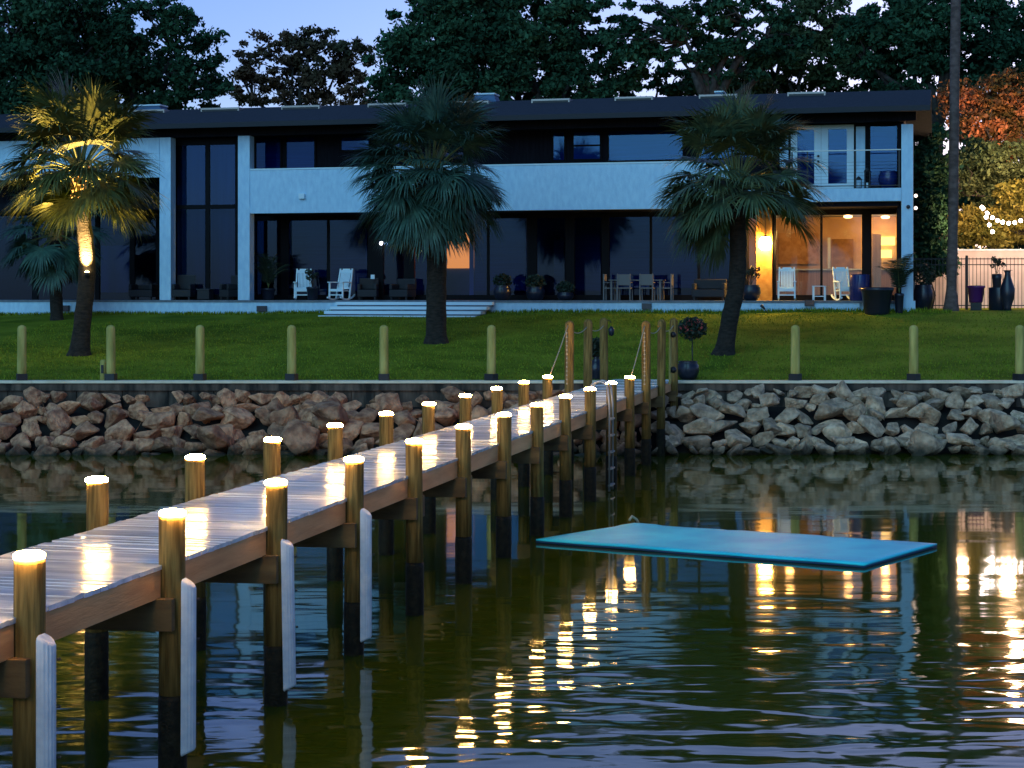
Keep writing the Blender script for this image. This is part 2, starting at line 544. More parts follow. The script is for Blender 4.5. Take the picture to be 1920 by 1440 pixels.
o = empty('short_post', (X, SW + 0.2, 1.67), 0, 'short thin timber stub post beside a taller seawall post', 'post')
MB().lathe([(0.085, 0), (0.08, 0.5), (0.06, 0.55), (0.003, 0.56)], n=14).build('shaft', M['post'], o)
MB().box(-0.03, 0.03, -0.11, -0.08, 0.2, 0.42).build('plate', M['black'], o)

# ------------------------------------------------------------------ riprap rocks
def rock_mesh(seed, m):
    r = random.Random(seed)
    bm = bmesh.new()
    sx, sy, sz = r.uniform(0.8, 1.35), r.uniform(0.7, 1.0), r.uniform(0.5, 0.85)
    for _ in range(r.randint(11, 17)):
        v = Vector((r.gauss(0, 1), r.gauss(0, 1), r.gauss(0, 1))).normalized() * r.uniform(0.75, 1.0)
        bm.verts.new((v.x * sx, v.y * sy, v.z * sz))
    res = bmesh.ops.convex_hull(bm, input=bm.verts)
    bmesh.ops.delete(bm, geom=[g for g in res['geom_interior'] if isinstance(g, bmesh.types.BMVert)], context='VERTS')
    bmesh.ops.dissolve_limit(bm, angle_limit=R(14), verts=bm.verts, edges=bm.edges)
    bmesh.ops.bevel(bm, geom=list(bm.edges), offset=0.05, segments=1, affect='EDGES')
    bmesh.ops.triangulate(bm, faces=bm.faces)
    bmesh.ops.subdivide_edges(bm, edges=bm.edges, cuts=2, use_grid_fill=True)
    from mathutils import noise as mn
    for v in bm.verts:
        k = mn.noise(v.co * 2.3 + Vector((seed, 0, 0))) * 0.08 + mn.noise(v.co * 6 + Vector((0, seed, 0))) * 0.035
        v.co += v.co.normalized() * k
    me = bpy.data.meshes.new('boulder')
    bm.to_mesh(me); bm.free()
    me.materials.append(m)
    return me
rm_l = [rock_mesh(s, M['rock']) for s in range(12)]
rm_r = [rock_mesh(s + 40, M['rock2']) for s in range(12)]
rows = [(43.35, 0.02, 0.36), (43.75, 0.20, 0.38), (44.2, 0.48, 0.44), (44.7, 0.80, 0.42), (45.15, 1.05, 0.38), (45.60, 1.28, 0.34)]
rown = ['at the waterline', 'just above the waterline', 'in the lower middle of the pile', 'in the upper middle of the pile', 'high on the bank', 'at the top, against the seawall']
nrk = 0
for ri, (y, z, s) in enumerate(rows):
    x = -14.6 + random.uniform(0, 0.5)
    while x < 15.0:
        right = x > 3.3
        if ri == 5 and not right and random.random() < 0.2:
            x += 0.6; continue
        sc = s * random.uniform(0.62, 1.38)
        if ri == 0: sc *= 0.9
        me = random.choice(rm_r if right else rm_l)
        o = bpy.data.objects.new('boulder', me)
        o.location = (x, y + random.uniform(-0.14, 0.14), z + random.uniform(-0.06, 0.10) + (0.07 if right else -0.05))
        o.rotation_euler = (random.uniform(-0.5, 0.5), random.uniform(-0.45, 0.45), random.uniform(0, 6.28))
        o.scale = (sc, sc, sc)
        col.objects.link(o)
        side = 'right' if right else 'left'
        colr = 'grey' if right else 'brown'
        tag(o, f'{colr} angular boulder {rown[ri]}, {side} of the pier', 'boulder', f'boulders {rown[ri]} {side} of the pier')
        x += sc * random.uniform(0.92, 1.42)
        nrk += 1
print('rocks', nrk)
for m_ in (M['rock'], M['rock2']):
    # every stone has its own tone; algae and tide stain below the high-water line
    nt = m_.node_tree; b_ = nt.nodes['Principled BSDF']; src = b_.inputs['Base Color'].links[0].from_socket
    oi = nt.nodes.new('ShaderNodeObjectInfo'); mr = nt.nodes.new('ShaderNodeMapRange')
    mr.inputs['To Min'].default_value = 0.6; mr.inputs['To Max'].default_value = 1.15
    nt.links.new(oi.outputs['Random'], mr.inputs['Value'])
    sc_ = nt.nodes.new('ShaderNodeVectorMath'); sc_.operation = 'SCALE'
    nt.links.new(src, sc_.inputs[0]); nt.links.new(mr.outputs[0], sc_.inputs['Scale'])
    ge = nt.nodes.new('ShaderNodeNewGeometry'); sx_ = nt.nodes.new('ShaderNodeSeparateXYZ')
    nt.links.new(ge.outputs['Position'], sx_.inputs[0])
    nz = nt.nodes.new('ShaderNodeTexNoise'); nz.inputs['Scale'].default_value = 2.5
    nt.links.new(ge.outputs['Position'], nz.inputs['Vector'])
    ad = nt.nodes.new('ShaderNodeMath'); ad.operation = 'MULTIPLY_ADD'; ad.inputs[1].default_value = -0.5
    nt.links.new(nz.outputs[0], ad.inputs[0]); nt.links.new(sx_.outputs['Z'], ad.inputs[2])
    m2 = nt.nodes.new('ShaderNodeMapRange'); m2.inputs['From Min'].default_value = -0.22; m2.inputs['From Max'].default_value = 0.05
    nt.links.new(ad.outputs[0], m2.inputs['Value'])
    mx = nt.nodes.new('ShaderNodeMix'); mx.data_type = 'RGBA'; mx.inputs[6].default_value = (0.035, 0.030, 0.016, 1)
    nt.links.new(m2.outputs[0], mx.inputs[0]); nt.links.new(sc_.outputs[0], mx.inputs[7])
    nt.links.new(mx.outputs[2], b_.inputs['Base Color'])
# bigger single stones the photo shows
for px, py, d, s, lb in [(1730, 835, 43.2, 0.62, 'large smooth pinkish boulder at the waterline on the right bank'),
                         (1800, 640 + 190, 43.3, 0.5, 'pale pointed boulder at the waterline right of the large smooth one'),
                         (1880, 785, 44.1, 0.62, 'tall pale block of stone upright near the right edge'),
                         (1585, 735, 45.6, 0.48, 'mossy pointed boulder reaching up to the seawall cap'),
                         (620, 775, 44.1, 0.72, 'large tilted brown slab in the bank left of the pier'),
                         (400, 820, 43.3, 0.62, 'large brown boulder at the waterline behind the far pier lights'),
                         (560, 825, 43.3, 0.66, 'long flat reddish boulder at the waterline left of the pier')]:
    p = P(px, py, d)
    me = random.choice(rm_r if px > 1200 else rm_l)
    o = bpy.data.objects.new('boulder', me); col.objects.link(o)
    o.location = p; o.scale = (s, s, s); o.rotation_euler = (0.3, random.uniform(-0.3, 0.3), random.uniform(0, 6))
    tag(o, lb, 'boulder')

# ------------------------------------------------------------------ pier
PA = -math.atan(0.2267)
PO = Vector((-6.13, 0, 0))
pier = empty('pier', PO, PA, 'long narrow wooden pier on timber piles running from the lower left to the seawall', 'pier')
def pw(wx, s, z=0.0):
    return Vector((PO.x + wx * cos(PA) - s * sin(PA), PO.y + wx * sin(PA) + s * cos(PA), z))
DZ = 1.72
def sn(n): return 2.436 * (n + 5.15)
def sf(m): return 1.0254 * 2.376 * (m + 7.25) - 0.407
WF = -1.795
s0, s1 = sn(-2.2), 47.15
mb = MB()
s = s0
while s < s1:
    j = random.uniform(-0.006, 0.006)
    tl = Matrix.Translation((0, s, DZ)) @ Matrix.Rotation(random.uniform(-0.04, 0.04), 4, 'X') @ Matrix.Rotation(random.uniform(-0.003, 0.003), 4, 'Y')
    mb.box(-1.62 + j, -0.055 + j, 0.0, 0.134, -0.036, 0.0, tl)
    s += 0.140
mb.build('decking', M['deck'], pier)
near = list(range(-2, 15)); far = list(range(-4, 13))
for n in near[:-1]:
    MB().box(-0.100, -0.060, sn(n) + 0.10, sn(n + 1) - 0.10, DZ - 0.27, DZ - 0.040).build('edge_board', M['fascia'], pier, 0.004)
for m in far[:-1]:
    MB().box(-1.615, -1.575, sf(m) + 0.10, sf(m + 1) - 0.10, DZ - 0.27, DZ - 0.040).build('edge_board', M['fascia'], pier, 0.004)
for wx in (-1.25, -0.85, -0.45):
    MB().box(wx - 0.02, wx + 0.02, s0, s1, DZ - 0.24, DZ - 0.045).build('joist', M['beam'], pier)
def pile(wx, s, top, kind):
    rr = random.uniform(0.103, 0.112)
    tide = 0.62 + random.uniform(-0.05, 0.05)
    ch = 0.03 if kind == 'lit' else 0.09
    up = MB()
    prof = [(rr * 1.02, tide + 0.002), (rr * 1.0, 1.3), (rr * 0.985, top - ch)]
    prof += [(rr * 0.94, top)] if kind == 'lit' else [(rr * 0.8, top - 0.04), (rr * 0.35, top - 0.005), (0.004, top)]
    up.lathe(prof, (wx, s, 0), 22)
    for k_, p_ in enumerate(up.v):                     # slight natural lean and waviness
        f_ = (p_[2] - 0.6) * 0.008
        up.v[k_] = (p_[0] + f_ * sin(s * 7), p_[1] + f_ * cos(s * 5), p_[2])
    o = up.build('pile', M['pile'], pier)
    lo = MB()
    lo.lathe([(rr * 1.08, -1.5), (rr * 1.08, tide - 0.05), (rr * 1.03, tide)], (wx, s, 0), 22)
    lo.build('wet_base', M['wet'], o)
    return rr
NT = {}
for n in near:
    NT[n] = pile(0.0, sn(n), 2.12 if n < 12 else 3.34, 'lit' if n < 12 else 'tall')
for m in far:
    NT[('f', m)] = pile(WF, sf(m), 2.12 if m < 10 else 3.34, 'lit' if m < 10 else 'tall')
for n in near:
    m = n - 2
    a = Vector((0.075, sn(n) - 0.155, 0)); b = Vector((WF - 0.10, sf(m) - 0.155, 0))
    for k, off in enumerate((0.0, 0.31)):
        q = MB()
        q.bar((a.x, a.y + off, 1.325), (b.x, b.y + off, 1.325), 0.085, 0.265)
        q.build('cap_beam', M['beam'], pier, 0.006)

# cap lights on the piles
def cap_light(wx, s, label, first=[None]):
    loc = pw(wx, s, 2.121)
    if first[0] is None:
        t = empty('pile_cap_light', loc, 0, label, 'light', 'glowing cap lights on the pier piles')
        MB().lathe([(0.104, 0.0), (0.110, 0.008), (0.110, 0.030), (0.105, 0.034)], n=24).build('glowing_ring', M['lamp'], t)
        MB().lathe([(0.103, 0.035), (0.085, 0.046), (0.045, 0.053), (0.004, 0.055)], n=24).build('dome', M['lamp'], t)
        first[0] = t
        return t
    return copy_tree(first[0], loc, random.uniform(0, 6), label=label)
for n in range(-1, 12):
    if n < 0: lb = 'glowing cap light on the near-row pile just outside the left edge of the photo'
    else: lb = f'glowing cap light, {ORD[n]} from the left in the near row of pier piles'
    cap_light(0, sn(n), lb)
for m in range(-1, 10):
    if m < 0: lb = 'glowing cap light on the far-row pile just outside the left edge of the photo'
    else: lb = f'glowing cap light, {ORD[m]} from the left in the far row of pier piles'
    cap_light(WF, sf(m), lb)

# white piling bumpers
def bumper(n, label, z0=0.15, z1=1.60, first=[None]):
    loc = pw(0.112, sn(n) - 0.035, z0)
    if first[0] is None:
        L = z1 - z0
        prof = []
        N = 40
        for k in range(N + 1):
            a = -pi / 2 + pi * k / N
            r_ = 0.080 * (1 + 0.025 * (1 if (k // 2) % 2 else -1) * (0.1 < k / N < 0.9))
            prof.append((r_ * cos(a) * 1.25, r_ * sin(a)))
        vs_ = []
        for z, sg in ((0, 2), (0, 1), (0.0, 0), (L, 0), (L, -1), (L, -2)):
            for (px_, py_) in prof:
                fade = px_ / 0.113
                zz = z + (0.035 * fade if z == 0 else -0.055 * fade ** 1.3)
                k = {0: 1.0, 1: 0.90, 2: 0.55}[abs(sg)]
                zo = {1: 0.008, 2: -0.006, 0: 0.03, -1: -0.008, -2: 0.006}[sg] if (sg or z == 0) else -0.03
                vs_.append((px_ * k, py_ * k, zz + zo))
        fs = []
        c = N + 1
        for i in range(5):
            for k in range(N):
                fs.append((i * c + k, i * c + k + 1, (i + 1) * c + k + 1, (i + 1) * c + k))
            fs.append((i * c + N, i * c, (i + 1) * c, (i + 1) * c + N))
        fs.append(tuple(range(c))[::-1]); fs.append(tuple(range(5 * c, 6 * c)))
        t = empty('pile_bumper', loc, PA, label, 'bumper', 'white dock bumpers on the pier piles')
        MB().add(vs_, fs, True).build('body', M['bumper'], t)
        for zz in (0.25, 0.6, 0.95, 1.28):
            MB().tube([(0.10, 0.035, zz), (0.123, 0.043, zz)], 0.011, 8).build('screw', M['black'], t)
        first[0] = t
        return t
    return copy_tree(first[0], loc, PA + R(random.uniform(-6, 6)), label=label)
bumper(0, 'white ribbed bumper on the nearest pile, cut by the bottom left corner of the photo')
bumper(1, 'white ribbed bumper on the second pile from the left').rotation_euler.x = R(-0.6)
bumper(2, 'white ribbed bumper on the third pile from the left, its bottom end near the water').rotation_euler.y = R(-1.0)
bumper(3, 'white ribbed bumper on the fourth pile from the left, thinnest and farthest of them')

# swim ladder
s_l = sn(9.72)
lad = empty('swim_ladder', pw(0.06, s_l, 0.0), PA, 'thin aluminium swim ladder with curved handrails hung on the pier side near shore', 'ladder')
for ds in (-0.2, 0.2):
    pts = [(0.05, ds, 0.02), (0.05, ds, 1.75), (0.02, ds, 2.05)]
    for k in range(7):
        a = k / 6 * pi
        pts.append((-0.16 + 0.18 * cos(a), ds, 2.05 + 0.16 * sin(a)))
    pts.append((-0.36, ds, 1.74))
    MB().tube(pts, 0.021, 8).build('rail', M['alu'], lad)
for k in range(5):
    MB().box(0.02, 0.10, -0.19, 0.19, 0.12 + k * 0.33, 0.15 + k * 0.33).build('rung', M['alu'], lad)

# rope runs and beaded strings at the tall posts
def rope_line(a, b, sag, name, label, cat='rope', bulbs=False):
    pts = []
    for k in range(13):
        t = k / 12
        p = a.lerp(b, t); p.z -= sag * 4 * t * (1 - t)
        pts.append(p)
    o = MB().tube(pts, 0.012, 6).build(name, M['rope'])
    tag(o, label, cat)
    return o
rope_line(pw(-0.02, sn(12) - 0.11, 3.22), pw(0.0, sn(11) + 0.115, 2.11), 0.03, 'rope', 'pale rope slanting from the near tall post down to the last near cap light')
rope_line(pw(WF, sf(10) - 0.11, 3.22), pw(WF, sf(9) + 0.115, 2.11), 0.03, 'rope', 'pale rope slanting from the far tall post down to the last far cap light')
rope_line(pw(0.0, sn(12) + 0.11, 3.14), pw(0.0, sn(13) - 0.11, 3.14), 0.12, 'rope', 'slack rope between the first two tall posts of the near row')
rope_line(pw(0.0, sn(13) + 0.11, 3.14), pw(0.0, sn(14) - 0.11, 3.14), 0.12, 'rope', 'slack rope between the last two tall posts of the near row')
rope_line(pw(WF, sf(10) + 0.11, 3.14), pw(WF, sf(11) - 0.11, 3.14), 0.12, 'rope', 'slack rope between the first two tall posts of the far row')
rope_line(pw(WF, sf(11) + 0.11, 3.14), pw(WF, sf(12) - 0.11, 3.14), 0.12, 'rope', 'slack rope between the last two tall posts of the far row')
for (wx, s, lb) in ((0.0, sn(12), 'string of pale beads hanging down the first tall post of the near row'),
                    (WF, sf(10), 'string of faint pale beads hanging down the first tall post of the far row')):
    mb = MB()
    for k in range(13):
        p = pw(wx - 0.02, s - 0.125, 3.05 - k * 0.098)
        mb.ball(p, 0.021, 8, 5)
    mb.tube([pw(wx - 0.02, s - 0.118, 3.08), pw(wx - 0.02, s - 0.118, 1.86)], 0.006, 5)
    tag(mb.build('bead_string', M['bead']), lb, 'bead string')

# ------------------------------------------------------------------ floating mat
cs = [P(1005, 1016, 27.95), P(1190, 985, 29.9), P(1757, 1023, 27.5), P(1620, 1062, 25.4)]
c0 = sum(cs, Vector()) / 4
fm = empty('floating_mat', (c0.x, c0.y, 0.0), 0, 'flat bright blue foam mat floating on the water right of the pier', 'floating mat')
N1, N2 = 40, 14
def mpt(i, j, z):
    a, b = i / N1, j / N2
    p = cs[0].lerp(cs[1], b).lerp(cs[3].lerp(cs[2], b), a)
    wv = 0.003 * sin(a * 9 + b * 3) + 0.003 * sin(a * 21 + 1.3) + 0.003 * sin(b * 5 + a * 4)
    if z > 0.05: wv -= 0.012 * max(0, 1 - abs(a - 0.33) / 0.03) + 0.012 * max(0, 1 - abs(a - 0.67) / 0.03)
    if b > 0.85 and a < 0.08: wv += 0.012
    return (p.x - c0.x, p.y - c0.y, z + wv)
for (za, zb, nm, mm_) in ((0.035, 0.062, 'top_layer', M['matblue']), (0.0, 0.034, 'lower_layer', M['matdark'])):
    vs_ = []; fs = []
    for z in (za, zb):
        for j in range(N2 + 1):
            for i in range(N1 + 1):
                vs_.append(mpt(i, j, z))
    c = (N1 + 1) * (N2 + 1)
    def id_(i, j, t): return t * c + j * (N1 + 1) + i
    for j in range(N2):
        for i in range(N1):
            fs.append((id_(i, j, 1), id_(i + 1, j, 1), id_(i + 1, j + 1, 1), id_(i, j + 1, 1)))
            fs.append((id_(i, j, 0), id_(i, j + 1, 0), id_(i + 1, j + 1, 0), id_(i + 1, j, 0)))
    for i in range(N1):
        fs.append((id_(i, 0, 0), id_(i + 1, 0, 0), id_(i + 1, 0, 1), id_(i, 0, 1)))
        fs.append((id_(i + 1, N2, 0), id_(i, N2, 0), id_(i, N2, 1), id_(i + 1, N2, 1)))
    for j in range(N2):
        fs.append((id_(0, j + 1, 0), id_(0, j, 0), id_(0, j, 1), id_(0, j + 1, 1)))
        fs.append((id_(N1, j, 0), id_(N1, j + 1, 0), id_(N1, j + 1, 1), id_(N1, j, 1)))
    MB().add(vs_, fs, True).build(nm, mm_, fm)
for a_ in (0.33, 0.67):
    sm_ = MB()
    i0 = a_ * N1
    l_ = [Vector(mpt(i0, j, 0.0515)) for j in range(N2 + 1)]
    sm_.tube(l_, 0.004, 5)
    sm_.build('seam', M['matdark'], fm)
q = cs[1] - c0
MB().tube([(q.x - 0.1, q.y - 0.12, 0.13), (q.x - 0.05, q.y - 0.06, 0.19), (q.x + 0.03, q.y, 0.13), (q.x + 0.08, q.y + 0.05, 0.04)], 0.022, 8).build('tether_loop', M['rope'], fm)

# ------------------------------------------------------------------ house
house = empty('house', (HO.x, HO.y, TZ), HA, 'long two-storey white house with dark low roof and a glass front facing the water', 'house')
UL = -60.0     # runs on past the left edge
UR = hu(1712)
def hb(u0, u1, v0, v1, z0, z1, name, m, parent=house, bevel=0):
    return MB().box(u0, u1, v0, v1, z0, z1).build(name, M[m] if isinstance(m, str) else m, parent, bevel)
def pb(x0, x1, v0, v1, z0, z1, name, m, parent=house, bevel=0):
    return hb(hu(x0, v0), hu(x1, v0), v0, v1, z0, z1, name, m, parent, bevel)
ZB0, ZB1, ZS, ZE, ZR = 3.29, 4.93, 6.24, 6.66, 7.74
GV, UV, BV = 2.2, 1.6, 7.0
UR2 = 0.85
# terrace
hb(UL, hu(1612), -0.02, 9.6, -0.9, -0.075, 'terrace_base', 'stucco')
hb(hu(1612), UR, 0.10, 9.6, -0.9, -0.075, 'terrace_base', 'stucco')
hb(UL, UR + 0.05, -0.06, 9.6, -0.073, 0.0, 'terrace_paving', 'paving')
# steps
st = MB(); 
stp = []
us0, us1 = hu(587, -1.5), hu(912, -0.3)
zt_ = -0.075
for k in range(5):
    z1 = -0.06 - k * 0.165
    vf = -0.10 - (k + 1) * 0.30
    vb = vf + 0.30
    inset = (4 - k) * 0.12
    o = hb(us0 + inset, us1 + 0.25 - k * 0.14, vf, -0.07, z1 - 0.110, z1, 'step', 'white', house, 0.008)
    hb(us0 + inset + 0.05, us1 + 0.20 - k * 0.14, vf + 0.06, -0.065, z1 - 0.1645, z1 - 0.1105, 'step_recess', 'paving', o)
# columns
for a, b, z1 in ((299, 320, ZS), (446, 468, ZS), (1690, 1712, ZS - 0.12)):
    o = pb(a, b, -0.04, 0.42, 0.001, z1, 'column', 'stucco', house, 0.01)
pb(1686, 1716, -0.10, 0.46, -0.88, 0.0, 'column_base', 'stucco')
pb(1714, 1740, -0.10, 0.30, -0.50, -0.42, 'ledge', 'white')
# white band (solid balcony front), right slab
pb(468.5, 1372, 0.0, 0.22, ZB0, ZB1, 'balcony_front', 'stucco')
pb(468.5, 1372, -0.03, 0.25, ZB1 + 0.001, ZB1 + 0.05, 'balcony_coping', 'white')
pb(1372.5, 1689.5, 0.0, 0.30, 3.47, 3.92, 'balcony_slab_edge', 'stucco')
hb(hu(468), UR - 0.5, 0.31, UV + 6, 3.55, 3.90, 'upper_floor', 'brown')
hb(hu(468), UR - 0.5, 0.23, GV + 0.2, 3.30, 3.46, 'soffit', 'brown')
# left white upper wall
pb(-500, 298.5, 0.0, 0.22, 4.72, ZS, 'upper_wall', 'stucco')
hb(UL, hu(298), 0.3, 8, 3.5, 3.8, 'upper_floor', 'brown')
# beam and soffit under the roof
hb(UL, UR + 0.1, 0.02, 0.30, ZS + 0.002, ZE - 0.1, 'eave_beam', 'brown')
# roof: gable, eave v=-0.9, ridge v=3.9
u0, u1 = UL, hu(1745)
ve, vr, vb_ = -0.9, 3.9, 9.6
sl = (ZR - ZE) / (vr - ve)
rf = MB()
rf.add([(u0, ve, ZE), (u1, ve, ZE), (u1, vr, ZR), (u0, vr, ZR), (u1, vb_, ZE - 0.2), (u0, vb_, ZE - 0.2),
        (u0, ve, ZE - 0.12), (u1, ve, ZE - 0.12), (u1, vr, ZR - 0.14), (u0, vr, ZR - 0.14), (u1, vb_, ZE - 0.34), (u0, vb_, ZE - 0.34)],
       [(0, 1, 2, 3), (3, 2, 4, 5), (7, 6, 9, 8), (8, 9, 11, 10), (0, 6, 7, 1), (4, 10, 11, 5), (1, 7, 8, 2), (2, 8, 10, 4), (6, 0, 3, 9), (9, 3, 5, 11)])
roof = rf.build('roof', M['shingle'], house)
hb(u0, u1, ve - 0.035, ve - 0.003, ZE - 0.17, ZE + 0.015, 'roof_edge', 'fasciaboard', roof)
for px in (272, 412, 563, 725, 880, 1032, 1188, 1346, 1512):
    v_ = 2.95
    ua, ub = hu(px - 36, v_), hu(px + 36, v_)
    zb = ZE + sl * (v_ - ve)
    rvt = hb(ua, ub, v_, v_ + 0.5, zb - 0.04, zb + 0.145, 'roof_vent', 'skylight', roof, 0.01)
    hb(ua + 0.06, ub - 0.06, v_ - 0.012, v_ - 0.003, zb - 0.03, zb + 0.075, 'vent_slot', 'black', roof)
# roof lights standing above the ridge
for px, wpx, hh in ((908, 46, 0.30), (275, 56, 0.22), (1348, 26, 0.14)):
    v_ = 3.75
    ua, ub = hu(px - wpx / 2, v_), hu(px + wpx / 2, v_)
    k = MB()
    k.add([(ua, v_, ZR - 0.1), (ub, v_, ZR - 0.1), (ub, v_ + 0.8, ZR - 0.1), (ua, v_ + 0.8, ZR - 0.1),
           (ua + 0.12, v_ + 0.05, ZR + hh - 0.05), (ub - 0.12, v_ + 0.05, ZR + hh - 0.05), (ub - 0.12, v_ + 0.75, ZR + hh - 0.05), (ua + 0.12, v_ + 0.75, ZR + hh - 0.05)],
          [(0, 3, 2, 1), (4, 5, 6, 7), (0, 1, 5, 4), (1, 2, 6, 5), (2, 3, 7, 6), (3, 0, 4, 7)])
    sk = k.build('rooflight', M['blind'], roof)
    hb(ua + 0.08, ub - 0.08, v_, v_ + 0.8, ZR + hh - 0.045, ZR + hh + 0.01, 'rooflight_rim', 'white', roof)

# structural shell
hb(UL, UR - 0.05, 9.4, 9.6, 0.002, ZE - 0.25, 'rear_wall', 'inner')
hb(UR - 0.55, UR - 0.32, 0.45, 9.35, 0.002, ZE - 0.1, 'end_wall', 'brown')
# ground-floor back wall of the rooms + partitions
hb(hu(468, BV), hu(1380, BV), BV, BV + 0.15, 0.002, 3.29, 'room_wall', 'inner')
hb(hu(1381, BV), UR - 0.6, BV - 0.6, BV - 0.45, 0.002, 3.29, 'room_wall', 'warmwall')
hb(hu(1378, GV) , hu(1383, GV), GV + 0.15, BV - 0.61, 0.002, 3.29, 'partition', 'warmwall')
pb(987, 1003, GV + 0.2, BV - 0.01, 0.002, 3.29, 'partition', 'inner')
pb(690, 716, GV + 0.2, BV - 0.01, 0.002, 3.29, 'partition', 'inner')
# ceiling of the ground floor rooms
hb(hu(468), UR - 0.6, GV + 0.22, BV + 0.2, 3.20, 3.295, 'room_ceiling', 'inner')
# door opening glowing in the back wall
o = pb(838, 888, BV - 0.06, BV - 0.01, hz(503, 860, BV), hz(437, 860, BV), 'lit_doorway', 'litwin')
pb(880, 888, BV - 0.10, BV - 0.065, 0.02, hz(437, 860, BV), 'door_post', 'white')
pb(948, 992, BV - 0.06, BV - 0.01, hz(502, 960, BV), hz(448, 960, BV), 'wall_panel', 'white')  # white board stands in for a bright rear window seen through the room
pb(1012, 1022, BV - 0.06, BV - 0.01, 0.1, hz(445, 1010, BV), 'wall_panel', 'white')
pb(1050, 1056, BV - 0.06, BV - 0.01, 0.1, hz(445, 1050, BV), 'wall_panel', 'warmwall')

# ground floor glazing
dark_piers = [(468, 478), (526, 541), (690, 719), (757, 777), (988, 1006), (1060, 1077), (1128, 1142), (1397, 1403), (1448, 1455), (1616, 1634), (1681, 1697)]
thin = [615, 915, 1220, 1310, 1540]
for a, b in dark_piers:
    pb(a, b, GV - 0.05, GV + 0.12, 0.002, 3.285, 'frame_post', 'frame')
for a in thin:
    pb(a - 2.2, a + 2.2, GV - 0.04, GV + 0.08, 0.002, 3.285, 'mullion', 'frame')
pb(478.5, 1680.5, GV - 0.035, GV + 0.07, 0.003, 0.20, 'sill_rail', 'frame')
pb(478.5, 1680.5, GV - 0.035, GV + 0.07, 3.10, 3.284, 'head_rail', 'frame')
edges = [478, 526, 541, 615, 690, 719, 757, 777, 915, 988, 1006, 1060, 1077, 1128, 1142, 1220, 1310, 1397, 1403, 1448, 1455, 1540, 1616, 1634, 1681]
skip = {(526, 541), (690, 719), (757, 777 - 0), (988, 1006), (1060, 1077), (1128, 1142), (1397, 1403), (1448, 1455), (1616, 1634)}
for a, b in zip(edges[:-1], edges[1:]):
    if (a, b) in skip: continue
    pb(a + 1.5, b - 1.5, GV, GV + 0.012, 0.201, 3.099, 'window_pane', 'clear' if a >= 1403 else 'glass')
# blinds half closed in some bays (pale blue-grey bands behind the glass)
for a, b, y0, y1 in ((545, 612, 402, 520), (484, 524, 402, 545), (722, 755, 450, 545), (780, 836, 402, 545), (890, 912, 402, 545), (919, 985, 402, 545), (1080, 1126, 440, 545), (1144, 1217, 402, 540), (1225, 1306, 402, 540), (620, 688, 430, 545), (1012, 1056, 450, 545)):
    pb(a, b, BV - 1.2, BV - 1.17, hz(y1, a, BV - 1.2), min(3.15, hz(y0, a, BV - 1.2)), 'curtain', 'blind')
# warm room on the right: curtains, furniture shapes, shelving
for a, b, z0, z1 in ((1403, 1432, 0.05, 3.0), (1634, 1652, 0.05, 2.5)):
    pb(a, b, 5.3, 5.36, z0, z1, 'curtain', 'curtain')
pb(1405, 1680, 6.2, 6.27, 0.01, 1.15, 'room_dado', 'dado')
pb(1405, 1680, 6.1, 6.27, 1.151, 1.21, 'dado_rail', 'white')
pb(1418, 1447.5, 1.98, 2.14, 0.002, 3.285, 'lamp_pier', mat('lantern_lit_ochre', (0.34, 0.16, 0.03), 0.9, (0.48, 0.26, 0.06), 5))  # ochre puts the lantern's yellow light into the pier's colour
pb(1552, 1557, 6.0, 6.06, 1.22, 2.4, 'window_trim', 'white')
pb(1560, 1600, 6.28, 6.33, 1.05, 2.35, 'wall_picture', mat('amber_picture', (0.22, 0.12, 0.04), 0.8, (0.4, 0.24, 0.08), 3))
pb(1460, 1535, 6.28, 6.33, 1.4, 2.6, 'wall_hanging', mat('rust_weave', (0.45, 0.27, 0.12), 0.9, (0.62, 0.42, 0.22), 5))
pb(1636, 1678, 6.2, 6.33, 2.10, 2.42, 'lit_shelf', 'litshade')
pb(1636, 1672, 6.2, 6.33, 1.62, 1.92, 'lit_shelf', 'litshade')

# left part of the front: two-storey bay with tall panes, and darker glazing past it
VB = 0.7
pb(321, 446, VB + 0.5, VB + 0.55, 0.2, 6.0, 'curtain', mat('dark_drape', (0.03, 0.045, 0.065), 0.9, (0.05, 0.07, 0.09), 2, stretch=(3, 1, .2)))
for a, b in ((320.5, 330), (385, 393), (441, 446)):
    pb(a, b, VB - 0.03, VB + 0.10, 0.002, ZS, 'mullion', 'frame')
for z0, z1 in ((0.003, 0.22), (hz(392, 390, VB), hz(384, 390, VB)), (5.98, ZS)):
    pb(330.5, 440.5, VB - 0.02, VB + 0.08, z0, z1, 'transom', 'frame')
for a, b in ((330.6, 384.6), (393.4, 440.6)):
    pb(a, b, VB, VB + 0.012, 0.225, hz(392, 390, VB) - 0.002, 'window_pane', 'glass')
    pb(a, b, VB, VB + 0.012, hz(384, 390, VB) + 0.002, 5.978, 'window_pane', glass_mat('sky_glass', (0.35, 0.55, 0.85), 0.02) if a < 340 else bpy.data.materials['sky_glass'])
pb(468.3, 478, UV + 0.0, 7.0, 3.9, ZS, 'side_wall', 'brown')
for a, b in ((-60, -50), (60, 70), (178, 186), (243, 252), (292, 298)):
    pb(a, b, GV - 0.05, GV + 0.1, 0.002, 3.5, 'mullion', 'frame')
pb(-500, 298, GV, GV + 0.012, 0.003, 3.49, 'window_pane', 'glass')
pb(186, 242, GV + 0.8, GV + 0.83, 0.3, 2.2, 'curtain', 'inner')
pb(-200, 60, GV + 2.8, GV + 2.83, 0.3, 2.2, 'curtain', 'blind')
hb(UL, hu(468), 4.5, 4.6, 0.002, ZS, 'room_wall', 'brown')
pb(-500, 298, UV, UV + 0.1, 3.81, ZS, 'upper_recess_wall', 'brown')

